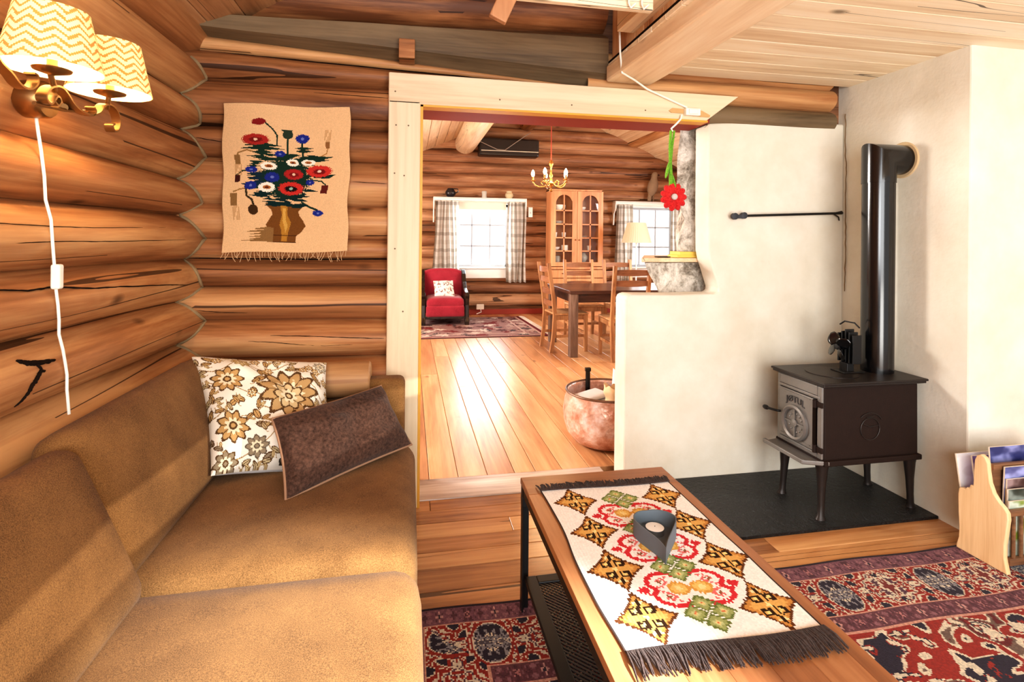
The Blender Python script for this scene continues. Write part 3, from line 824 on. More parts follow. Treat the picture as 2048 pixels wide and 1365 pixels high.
# ------------------------------------------------------------------ the large patterned rug
def vnoise(x, y, seed, n=64):
    g = np.random.RandomState(seed).rand(n, n)
    xi = np.floor(x).astype(int); yi = np.floor(y).astype(int); fx, fy = x-xi, y-yi
    fx = fx*fx*(3-2*fx); fy = fy*fy*(3-2*fy); G = lambda i, j: g[(yi+j) % n, (xi+i) % n]
    return (G(0, 0)*(1-fx)+G(1, 0)*fx)*(1-fy)+(G(0, 1)*(1-fx)+G(1, 1)*fx)*fy
def scroll(u, v, seed, k=1.):
    """interlocking leaf shapes, as one repeat of a carpet drawing"""
    wu = u+.35*vnoise(u*1.3+9, v*1.3, seed+1)/k; wv = v+.35*vnoise(u*1.3, v*1.3+5, seed+2)/k
    return .62*vnoise(wu*1.0, wv*1.0, seed)+.38*vnoise(wu*2.3, wv*2.3, seed+3)
def persian(nx, ny, W_, H_):
    """y = 0 is the far edge; borders run along every side"""
    p = Paint(nx, ny, (150, 42, 32), W_, H_); rs = np.random.RandomState(12)
    RED, DRED, CR, NV, PU, GY = (158, 46, 34), (112, 34, 34), (228, 214, 190), (46, 38, 54), (128, 84, 96), (150, 146, 150)
    def shade(mask, f, bands):
        lo = 0.
        for hi, c in bands: p.fill(mask & (f >= lo) & (f < hi), c); lo = hi
    d = np.minimum(np.minimum(p.X, W_-p.X), p.Y)
    # distance along the border, mirrored every repeat
    along = np.where(p.Y <= np.minimum(p.X, W_-p.X), p.X-W_/2, p.Y+.06)
    rep = .43; t_ = np.abs((along/rep) % 1-.5)*2*rep       # mirrored
    across = np.abs(d-.182)
    f = scroll(t_*15+across*4, across*19+3, 21)
    big = np.hypot((t_-.0)/.125, across/.088); f2 = scroll(t_*34, across*40, 31)
    m_ = (d >= .09) & (d < .28)
    shade(m_, f, ((.30, NV), (.36, CR), (.47, RED), (.52, CR), (.60, RED), (.645, CR), (.70, (96, 60, 74)), (.76, CR), (2, RED)))
    mm = m_ & (big < 1.12); p.fill(mm, RED); mm = m_ & (big < .95)
    shade(mm, f2, ((.36, NV), (.46, GY), (.52, (70, 62, 74)), (.60, CR), (.68, GY), (2, (96, 88, 96))))
    p.fill(m_ & (big >= .95) & (big < 1.0), CR)
    st = np.hypot((t_-rep)/.05, across/.05); p.fill(m_ & (st < 1+.3*np.cos(6*np.arctan2(across, t_-rep+1e-6))), CR); p.fill(m_ & (st < .72+.25*np.cos(6*np.arctan2(across, t_-rep+1e-6))), (130, 52, 48))
    # field: mirrored about the middle
    u = np.abs(p.X-W_/2); v = p.Y; ff = scroll(u*8.5+2, v*11.5, 51); f3 = scroll(u*19, v*26, 61)
    m_ = d >= .355
    shade(m_, ff, ((.31, NV), (.36, CR), (.50, RED), (.535, CR), (.57, (120, 96, 84)), (.64, DRED), (.675, CR), (.74, (84, 78, 80)), (2, CR)))
    shade(m_ & (f3 < .34), f3, ((.27, CR), (.30, NV), (.34, RED)))
    # guard bands
    for lo, hi, c in ((-1, .012, (46, 30, 40)), (.012, .083, PU), (.083, .092, (214, 160, 140)), (.272, .281, (214, 160, 140)), (.281, .347, (112, 66, 74)), (.347, .356, (214, 160, 140))): p.fill((d >= lo) & (d < hi), c)
    for off, lo, hi, rp in ((.048, .016, .08, .19), (.314, .284, .344, .17)):
        t2 = np.abs((along/rp) % 1-.5)*2*rp; ac = np.abs(d-off); mb = (d > lo) & (d < hi)
        n_ = vnoise(t2*60, ac*60+7, 71); p.fill(mb & (n_ > .66), (152, 104, 112)); p.fill(mb & (n_ < .24), (92, 54, 64))
        r1 = np.hypot(t2/.018, ac/.018); a1 = np.arctan2(ac, t2+1e-6); p.fill(mb & (r1 < 1+.45*np.cos(4*a1)), (206, 156, 148)); p.fill(mb & (r1 < .5), NV)
        r2 = np.hypot((t2-rp)/.016, ac/.016); p.fill(mb & (r2 < 1+.4*np.cos(5*np.arctan2(ac, t2-rp))), (190, 130, 128)); p.fill(mb & (np.abs(r2-.62) < .16), (84, 44, 54))
    return p.img*(rs.rand(ny, nx, 1)*.4+.78)
nx, ny = 520, 370
W_, H_ = 2.75, 1.95
img = persian(nx, ny, W_, H_)
m = MB()
m.grid(lambda a, b: (-.03+W_*a, 1.86-H_*b+.004*math.sin(a*31), .010+.0016*noise.noise(V(a*9, b*7, 0))), nx, ny, flip=True)
nf = len(m.f)
# thickness: a skirt around the pile
m.box((-.03, 1.86-H_, .0005), (-.03+W_, 1.858, .008))
o = m.build('area_rug', painted('wool_pile', 1., None, .9, .1), smooth=False, cols=np.concatenate([img.reshape(-1, 3), np.full((6, 3), .03)]), fix=False, loc=(1.3, .9, 0))
tag(o, 'large red and purple oriental rug with floral borders under the coffee table', 'rug')
# ------------------------------------------------------------------ stove corner
t_ = NT('slate_hearth'); co_ = t_.obj(); n_ = t_.noise(co_, 60, 6, .7)
t_.P(Base__Color=t_.ramp(n_, [(.4, S(8, 9, 11)), (.60, S(15, 16, 19)), (.69, S(92, 98, 108))]), Roughness=.36); t_.bump(t_.noise(co_, 38, 5, .7), 1.0, .03)
m = MB(); m.box((1.3, 2.07, .0), (2.459, 2.645, .014))
tag(m.build('hearth_slab', t_.m, bevel=.003, loc=(1.9, 2.35, 0)), 'black textured hearth slab on the floor under the wood stove', 'hearth')

MAT['ironfront'] = plain('lit_iron_front', S(132, 128, 124), .42, .5, nz=9, bump=.15, bscale=90)  # paler than the other iron: reflected doorway light put into the colour
BXa, BXb, BYa, BYb, BZa, BZb = 1.882, 2.405, 2.125, 2.435, .285, .632
t = thing('wood_stove', 'small black cast iron wood stove on four legs', 'stove', (2.14, 2.28, .014))
m = MB(); m.prism([(BYa, BZa), (BYb, BZa), (BYb-.004, BZb), (BYa+.004, BZb)], 'YZ', BXa, BXb); m.build('body', MAT['ironside'], t, bevel=.012, seg=3)
m = MB(); m.prism([(BXa-.02, BYa-.02), (BXb+.02, BYa-.02), (BXb+.02, BYb+.02), (BXa-.02, BYb+.02)], 'XY', BZb, BZb+.013)
m.prism([(BXa-.026, BYa-.026), (BXb+.026, BYa-.026), (BXb+.026, BYb+.026), (BXa-.026, BYb+.026)], 'XY', BZb+.011, BZb+.022)
tp = m.build('top_plate', MAT['iron'], t, bevel=.004)
m = MB(); m.lathe([(.118, BZb+.0215), (.118, BZb+.0245), (.11, BZb+.0255), (0, BZb+.0255)], (2.06, 2.28, 0), 40); m.build('cooking_lid', MAT['iron'], tp, smooth=True)
# front plate and door face the sofa (-x)
fx = BXa
m = MB()
m.box((fx-.008, BYa+.006, BZa+.008), (fx+.004, BYa+.034, BZb-.004)); m.box((fx-.008, BYb-.024, BZa+.008), (fx+.004, BYb-.006, BZb-.004))
m.box((fx-.008, BYa+.034, BZb-.05), (fx+.004, BYb-.024, BZb-.004)); m.box((fx-.012, BYa+.02, BZb-.064), (fx+.004, BYb-.02, BZb-.05))
m.box((fx-.008, BYa+.034, BZa+.008), (fx+.004, BYb-.024, BZa+.03))
m.build('front_frame', MAT['ironfront'], t, bevel=.003)
dr = MB(); dr.box((fx-.014, BYa+.052, BZa+.034), (fx+.004, BYb-.026, BZb-.068)); dr = dr.build('door', MAT['ironfront'], t, bevel=.004)
wy, wz = 2.292, .412
m = MB()
m.lathe([(.086, 0), (.086, -.012), (.077, -.018), (.067, -.012), (.067, 0)], (fx-.014, wy, wz), 40, 'X', close=True)
m.lathe([(.018, 0), (.018, -.010), (.0, -.014)], (fx-.014, wy, wz), 20, 'X')
for a in (0, PI*.5, PI, PI*1.5):
    m.bar((fx-.018, wy+.015*math.cos(a), wz+.015*math.sin(a)), (fx-.018, wy+.07*math.cos(a), wz+.07*math.sin(a)), .007, .008, (1, 0, 0))
for k in range(14):
    a = 2*PI*k/14; m.blob((fx-.015, wy+.045*math.cos(a), wz+.045*math.sin(a)), .004, .005, .005, 8, 5)
m.build('air_wheel', MAT['ironfront'], dr, smooth=True, angle=35)
for za, zb_ in ((BZb-.078, .05), (BZa+.05, .04)):
    m = MB(); m.bar((fx-.015, BYa+.07, za), (fx-.015, BYb-zb_, za), .004, .004); m.build('door_rib', MAT['ironfront'], dr)
# maker's lettering cast in the door
def lettering(txt, size, mat, parent, name, fn, depth=.003):
    cu = bpy.data.curves.new('txt', 'FONT'); cu.body = txt; cu.size = size; cu.align_x = 'CENTER'; cu.extrude = depth; cu.resolution_u = 3
    ob = bpy.data.objects.new('txt', cu); COL.objects.link(ob)
    dg = bpy.context.evaluated_depsgraph_get(); me = ob.evaluated_get(dg).to_mesh()
    m = MB(); m.add([fn(v.co) for v in me.vertices], [tuple(p.vertices) for p in me.polygons])
    bpy.data.objects.remove(ob); bpy.data.curves.remove(cu)
    return m.build(name, mat, parent)
def curve_txt(c):
    x, y = c.x, c.y; arc = -.055*(x/.075)**2*.25
    return (fx-.0145-c.z, 2.292-x, .510+y+arc)
lettering('JØTUL', .044, plain('iron_letters', S(84, 81, 80), .45, .4), dr, 'lettering', curve_txt, .004)
for z in (.545, .335):
    m = MB(); m.tube([(fx-.016, BYa+.04, z-.018), (fx-.016, BYa+.04, z+.018)], .009, 12); m.box((fx-.014, BYa+.0, z-.012), (fx-.004, BYa+.05, z+.012)); m.build('hinge', MAT['ironside'], t, smooth=True, angle=35)
m = MB(); m.box((fx-.0155, BYa+.044, BZa+.05), (fx-.003, BYa+.054, BZb-.08)); m.build('door_gap', MAT['dark'], t)
m = MB(); m.tube([(fx-.005, BYb-.035, .435), (fx-.03, BYb-.03, .437), (fx-.04, BYb-.005, .437), (fx-.042, BYb+.02, .435)], [.006, .006, .006, .007], 10)
m.blob((fx-.043, BYb+.038, .434), .012, .022, .012); m.build('handle', MAT['blackmetal'], dr, smooth=True)
m = MB(); m.prism([(fx-.085, BYa+.035), (fx+.02, BYa-.01), (fx+.02, BYb+.012), (fx-.085, BYb-.01)], 'XY', BZa-.018, BZa-.004)
m.prism([(fx-.092, BYa+.03), (fx-.075, BYa+.03), (fx-.075, BYb-.005), (fx-.092, BYb-.005)], 'XY', BZa-.014, BZa+.006)
m.prism([(fx-.09, BYa+.03), (fx+.02, BYa-.014), (fx+.02, BYa-.002), (fx-.088, BYa+.044)], 'XY', BZa-.014, BZa+.004); m.build('ash_shelf', MAT['ironfront'], t, bevel=.003)
m = MB(); m.box((BXa-.004, BYa-.012, BZa-.02), (BXb+.008, BYb+.012, BZa+.006)); m.build('base_rim', MAT['ironside'], t, bevel=.005)
m = MB()
for a0, a1, r in ((0, 6.3, .052), (.6, 2.3, .075)):
    m.tube([(2.13+r*math.cos(a0+(a1-a0)*k/24), BYa-.001, .425+r*math.sin(a0+(a1-a0)*k/24)) for k in range(25)], .0022, 6)
m.tube([(2.09, BYa-.001, .45), (2.13, BYa-.001, .435), (2.18, BYa-.001, .44)], .002, 6); m.tube([(2.11, BYa-.001, .48), (2.15, BYa-.001, .485)], .002, 6)
m.build('side_relief', MAT['iron'], t, smooth=True)
for x, y, dx, dy in ((1.90, 2.155, -.012, -.008), (1.90, 2.40, -.012, .006), (2.385, 2.155, .022, .012), (2.385, 2.40, .02, .012)):
    m = MB(); pr = [(BZa-.018, .034, 0), (.24, .028, .1), (.16, .02, .35), (.08, .0165, .75), (.035, .017, 1.0), (.022, .022, 1.25), (.014, .025, 1.3)]
    vs = []
    for z, r, f in pr:
        for k in range(12):
            a = 2*PI*k/12; vs.append((x+dx*f+r*math.cos(a)*1.0, y+dy*f+r*math.sin(a)*.8, z))
    m.add(vs, [(j*12+k, j*12+(k+1) % 12, (j+1)*12+(k+1) % 12, (j+1)*12+k) for j in range(len(pr)-1) for k in range(12)]+[tuple(range(12)), tuple(range(len(pr)*12-12, len(pr)*12))])
    m.build('leg', MAT['iron'], t, smooth=True)

t = thing('stove_pipe', 'shiny black enamel flue pipe bending into the plaster wall', 'flue pipe', (2.315, 2.275, BZb+.024))
px_, py_, R_ = 2.318, 2.275, .072
m = MB(); m.lathe([(R_, BZb+.022), (R_, 1.60), (R_+.002, 1.602)], (px_, py_, 0), 40); m.build('lower_pipe', MAT['enamel'], t, smooth=True, angle=35)
m = MB(); n = 40; zc = 1.722; vs = []
for ring in range(3):        # mitred elbow
    for k in range(n):
        a = 2*PI*k/n; c, s_ = math.cos(a), math.sin(a); R2 = R_+.003
        if ring == 0: vs.append((px_+R2*c, py_+R2*s_, 1.600))
        elif ring == 1: vs.append((px_+R2*c, py_+R2*s_, zc-R2*c))
        else: vs.append((2.462, py_+R2*s_, zc-R2*c))
m.add(vs, [(j*n+k, j*n+(k+1) % n, (j+1)*n+(k+1) % n, (j+1)*n+k) for j in range(2) for k in range(n)])
m.build('elbow', MAT['enamel'], t, smooth=True, angle=35)
m = MB(); m.lathe([(R_+.003, 2.452), (R_+.016, 2.452), (R_+.02, 2.4605), (R_+.003, 2.4605)], (0, py_, zc), 40, 'X', close=True); m.build('wall_ring', plain('ring_mortar', S(206, 180, 140), .9), t, smooth=True)

t = thing('stove_fan', 'small black heat powered fan standing on the stove top', 'fan', (2.15, 2.28, BZb+.0255))
zb = BZb+.0255
m = MB(); m.box((2.09, 2.235, zb), (2.21, 2.325, zb+.006)); m.box((2.125, 2.255, zb), (2.165, 2.305, zb+.045)); m.build('base', MAT['blackmetal'], t, bevel=.003)
m = MB()
for k in range(5): y = 2.235+.0225*k; m.box((2.135, y-.003, zb+.045), (2.185, y+.003, zb+.21-.012*abs(k-2)))
m.box((2.15, 2.235, zb+.045), (2.17, 2.325, zb+.09)); m.tube([(2.16, 2.22, zb+.225), (2.16, 2.25, zb+.245), (2.16, 2.31, zb+.245), (2.16, 2.34, zb+.225)], .004, 6); m.build('cooling_fins', MAT['blackmetal'], t, bevel=.001)
hub = V(2.092, 2.28, zb+.125)
m = MB(); m.lathe([(0, -.012), (.014, -.01), (.016, .0), (.016, .03), (0, .03)], hub, 18, 'X'); m.build('hub', MAT['blackmetal'], t, smooth=True)
for k in range(4):
    a = PI/4+.25+k*PI/2; m = MB()
    def bl(u, v, a=a):
        r = .014+.062*u; w = (v-.5)*(.018+.042*math.sin(PI*min(1, .15+u*.85))); tw = .5
        y = r*math.cos(a)-w*math.sin(a)*math.cos(tw); z = r*math.sin(a)+w*math.cos(a)*math.cos(tw)
        return (hub.x-.006+w*math.sin(tw)+.012*u*u, hub.y+y, hub.z+z)
    m.grid(bl, 8, 6); o = m.build('blade', MAT['enamel'], t, smooth=True, angle=None); so = o.modifiers.new('thick', 'SOLIDIFY'); so.thickness = .002

t = thing('iron_rod', 'thin black iron rod reaching from the plaster corner over the stove', 'iron rod', (2.1, 2.6, 1.45))
m = MB(); m.tube([(2.42, 2.615, 1.467), (1.80, 2.608, 1.441)], .007, 10); m.build('rod', MAT['blackmetal'], t, smooth=True)
m = MB()
for x in (1.735, 1.79): m.lathe([(.008, -.012), (.018, -.01), (.018, .01), (.008, .012)], (x, 2.606, 1.437 if x < 1.75 else 1.442), 16, 'Y', close=False)
m.box((1.745, 2.596, 1.426), (1.785, 2.616, 1.446)); m.build('clamp', plain('grey_iron', S(64, 66, 72), .5, .4), t, smooth=True, angle=35)
m = MB(); m.tube([(2.36, 2.614, 1.464), (2.43, 2.628, 1.478), (2.452, 2.644, 1.470)], .004, 6); m.tube([(2.36, 2.614, 1.464), (2.41, 2.628, 1.445), (2.43, 2.646, 1.428)], .004, 6); m.build('bracket', MAT['blackmetal'], t, smooth=True)

# ------------------------------------------------------------------ magazine rack
MAT['rack'] = wood('rack_pine', (S(206, 150, 88), S(236, 192, 134), S(248, 216, 166)), 'Z', 1.2, .45, .6, 0, .1, .6)
MAT['rackd'] = wood('rack_edge', (S(92, 58, 32), S(138, 92, 54), S(172, 124, 80)), 'X', 1.2, .5, 0, 0, .1, .6)
t = thing('magazine_rack', 'pine magazine rack with shaped end panel and slatted side on the rug', 'magazine rack', (2.45, 1.755, .012))
sil = [(1.852, .012), (1.850, .03), (1.842, .06), (1.840, .1), (1.844, .16), (1.846, .24), (1.842, .266), (1.835, .272), (1.815, .272), (1.812, .283), (1.800, .283), (1.797, .300), (1.785, .302), (1.783, .36), (1.780, .41), (1.772, .432), (1.757, .442), (1.742, .436), (1.731, .415), (1.728, .38), (1.722, .34), (1.708, .305), (1.690, .282), (1.670, .266), (1.658, .25), (1.655, .225), (1.660, .18), (1.668, .12), (1.668, .07), (1.662, .04), (1.655, .012)]
for x in (2.29, 2.66):
    m = MB(); m.rnd = .4; m.prism(sil, 'YZ', x, x+.02); m.build('end_panel', MAT['rack'], t, bevel=.003)
for yy, zz, h in ((1.668, .245, .022), (1.668, .055, .028), (1.838, .24, .022), (1.838, .055, .028), (1.73, .40, .024)):
    m = MB(); m.box((2.31, yy-.009, zz-h/2), (2.66, yy+.009, zz+h/2)); m.build('rail', MAT['rackd'], t, bevel=.003)
for k in range(9):
    x = 2.335+.0375*k; m = MB(); m.tube([(x, 1.668, .06), (x, 1.668, .24)], .0075, 8); m.build('slat', MAT['rackd'], t, smooth=True)
m = MB(); m.box((2.31, 1.67, .035), (2.66, 1.84, .047)); m.build('bottom_board', MAT['rackd'], t)
m = MB(); m.box((2.31, 1.728, .05), (2.66, 1.734, .39)); m.build('divider', MAT['rackd'], t)
mags = [('white magazine leaning at the back of the rack', (240, 238, 236), 1.80, .10, 9, .40, 0), ('purple and white magazine behind the rack divider', (120, 96, 150), 1.772, .1, 8, .41, .01),
        ('dark blue magazine standing highest in the rack', (48, 52, 104), 1.748, .14, 4, .46, .04), ('blue photo magazine just below the highest one', (70, 76, 128), 1.722, .12, 3, .405, .03),
        ('black and red magazine in the middle of the rack', (62, 40, 40), 1.709, .10, 2, .36, .03), ('dark green magazine in the front pocket', (40, 52, 46), 1.697, .08, 2, .325, .02), ('silver and green magazine nearest the slats', (176, 186, 170), 1.686, .06, 1, .282, .015)]
for k, (lb, c, y, z0, lean, zt, dx) in enumerate(mags):
    m = MB(); RR = Matrix.Rotation(math.radians(-lean if y > 1.735 else lean*.6), 3, 'X'); x0 = 2.318+dx
    t_ = NT('magazine_cover_%d' % k); co_ = t_.obj(); nn = t_.noise(t_.vscale(co_, (9, 9, 14)), 1, 2)
    t_.P(Base__Color=t_.ramp(nn, [(.42, S(c)), (.5, S([min(255, v+25) for v in c])), (.6, S([min(255, v+90) for v in c]) if k != 6 else S(120, 140, 40))]), Roughness=.3)
    if k == 0: x0, y = 2.314, 1.822
    m.box((x0, y-.0035, .05), (x0+.30, y+.0035, zt), RR, (x0, y, .05))
    o = m.build('magazine', t_.m, loc=(x0+.15, y, .05)); tag(o, lb, 'magazine', 'magazines in the pine rack')
    mm = MB(); mm.box((x0-.0008, y-.0028, .052), (x0+.2985, y+.0028, zt+.0006), RR, (x0, y, .05)); mm.build('pages', MAT['cream'], o)

# ------------------------------------------------------------------ wall lamp on the log wall
SH = []
def chevron(nu, nv, n):
    img = np.zeros((nv, nu, 3), np.float32); a, b = S(255, 240, 160)[:3], S(206, 140, 66)[:3]
    for j in range(nv):
        for i in range(nu):
            zz = abs(((i/nu*n) % 1)-.5)*2; f = (j/nv*7.0+zz*.95) % 1
            img[j, i] = a if f < .62 else b
    return img
t_ = NT('lit_shade_cloth'); c_ = t_.attr('Col', 'Color'); t_.P(Base__Color=c_, Emission__Color=c_, Emission__Strength=.34, Roughness=.9); MAT['shade'] = t_.m
MAT['lining'] = emit('lit_shade_lining', S(255, 238, 200), 1.3)
MAT['bulb'] = emit('lit_bulb', S(255, 226, 170), 9)
t = thing('wall_lamp', 'two-armed wall lamp with lit zigzag shades on the log wall', 'wall lamp', (-.92, 1.53, 1.64))
m = MB(); m.lathe([(0, 0), (.042, 0), (.046, .006), (.046, .05), (.042, .056), (0, .058)], (-.948, 1.525, 1.638), 28, 'X'); m.build('wall_plate', MAT['brass'], t, smooth=True, angle=40)
def strap(pts, w=.011):
    """flat strip scroll, wide across the wall's depth"""
    m = MB(); q = []
    P_ = [Vector(p) for p in pts]
    for i in range(len(P_)-1):
        p0, p1, p2, p3 = P_[max(i-1, 0)], P_[i], P_[i+1], P_[min(i+2, len(P_)-1)]
        for k in range(6):
            s_ = k/6; q.append(.5*((2*p1)+(p2-p0)*s_+(2*p0-5*p1+4*p2-p3)*s_*s_+(3*p1-p0-3*p2+p3)*s_**3))
    q.append(P_[-1]); n = len(q); vs = []
    for i, p in enumerate(q):
        d = (q[min(i+1, n-1)]-q[max(i-1, 0)]).normalized(); nn = d.cross(V(1, 0, 0)).normalized()
        for sx, sn in ((-1, -1), (1, -1), (1, 1), (-1, 1)): vs.append(p+V(sx*w, 0, 0)+nn*sn*.0022)
    fs = [(i*4+k, i*4+(k+1) % 4, (i+1)*4+(k+1) % 4, (i+1)*4+k) for i in range(n-1) for k in range(4)]+[(0, 1, 2, 3), (n*4-4, n*4-3, n*4-2, n*4-1)]
    return m.add(vs, fs)
A = [(-.79, 1.352, 1.600), (-.79, 1.366, 1.592), (-.79, 1.376, 1.604), (-.79, 1.364, 1.612), (-.79, 1.343, 1.590), (-.79, 1.326, 1.600), (-.79, 1.341, 1.624), (-.79, 1.370, 1.636), (-.79, 1.394, 1.631), (-.79, 1.426, 1.609), (-.79, 1.46, 1.600), (-.79, 1.496, 1.600), (-.79, 1.512, 1.612), (-.79, 1.503, 1.622)]
B = [(-.79, 1.50, 1.600), (-.79, 1.533, 1.615), (-.79, 1.553, 1.638), (-.79, 1.58, 1.646), (-.79, 1.61, 1.638), (-.79, 1.626, 1.615), (-.79, 1.619, 1.588), (-.79, 1.600, 1.580), (-.79, 1.589, 1.592), (-.79, 1.599, 1.600)]
C_ = [(-.80, 1.195, 1.662), (-.80, 1.211, 1.640), (-.80, 1.24, 1.626), (-.80, 1.265, 1.610), (-.80, 1.292, 1.608), (-.80, 1.314, 1.624), (-.80, 1.316, 1.642), (-.80, 1.304, 1.645)]
for q in (A, B, C_): strap(q).build('arm', MAT['brass'], t, smooth=True, angle=60)
m = MB(); m.tube([(-.80, 1.32, 1.585), (-.80, 1.42, 1.594), (-.80, 1.52, 1.612)], .0045, 8); m.tube([(-.90, 1.52, 1.63), (-.80, 1.42, 1.60)], .009, 10); m.tube([(-.90, 1.50, 1.64), (-.80, 1.33, 1.60)], .007, 10); m.build('crossbar', MAT['brass'], t, smooth=True)
for k, (y, z, ys) in enumerate(((1.326, 1.661, 1.37), (1.553, 1.671, 1.58))):
    nu, nv = 120, 44; r0, r1, h = .0925, .066, .128
    m = MB(); m.grid(lambda a, b: (-.77+(r0+(r1-r0)*b)*math.cos(2*PI*a+.4), y+(r0+(r1-r0)*b)*math.sin(2*PI*a+.4), z+h*b), nu, nv)
    o = m.build('shade', MAT['shade'], t, smooth=True, angle=None, cols=chevron(nu, nv, 11).reshape(-1, 3), fix=False)
    m = MB(); m.grid(lambda a, b: (-.77+(r0+(r1-r0)*b-.0025)*math.cos(2*PI*a), y+(r0+(r1-r0)*b-.0025)*math.sin(2*PI*a), z+h*b), 48, 6, flip=True)
    m.build('lining', MAT['lining'], o, smooth=True, angle=None, fix=False)
    m = MB(); m.tube([(-.79, ys, z-.035), (-.775, y+.004, z-.01), (-.77, y, z+.03)], .006, 10); m.lathe([(.006, -.012), (.034, -.003), (.036, .001), (.01, .003), (.010, .045), (0, .046)], (-.77, y, z), 24); m.build('drip_pan', MAT['brass'], t, smooth=True, angle=50)
    m = MB(); m.blob((-.77, y, z+.066), .018, .018, .026, 14, 8); m.build('bulb', MAT['bulb'], t, smooth=True)
# its flex with the switch
t = thing('lamp_cord', 'white lamp cord with inline switch hanging down the log wall', 'cord', (-.93, 1.6, 1.2))
def wall_x(y, z): return LX+surf(SL, y, z, LY0, LY1, .095, 41)
cp = [(1.547, 1.60), (1.556, 1.56), (1.562, 1.518), (1.575, 1.45), (1.588, 1.392), (1.598, 1.34), (1.605, 1.287), (1.616, 1.221)]
cq = [(1.628, 1.16), (1.636, 1.11), (1.643, 1.07), (1.650, 1.03), (1.661, .985), (1.675, .94), (1.682, .911), (1.680, .87), (1.685, .80)]
cx_ = lambda y, z: max(wall_x(y, z+d) for d in (-.06, -.03, 0, .03, .06))+.005
m = MB(); m.tube([(cx_(y, z), y, z) for y, z in cp+cq], .0038, 8); m.build('flex', MAT['whiteplastic'], t, smooth=True)
m = MB(); m.box((-.938, 1.612, 1.155), (-.916, 1.636, 1.222)); m.build('switch', MAT['whiteplastic'], t, bevel=.006, seg=3)

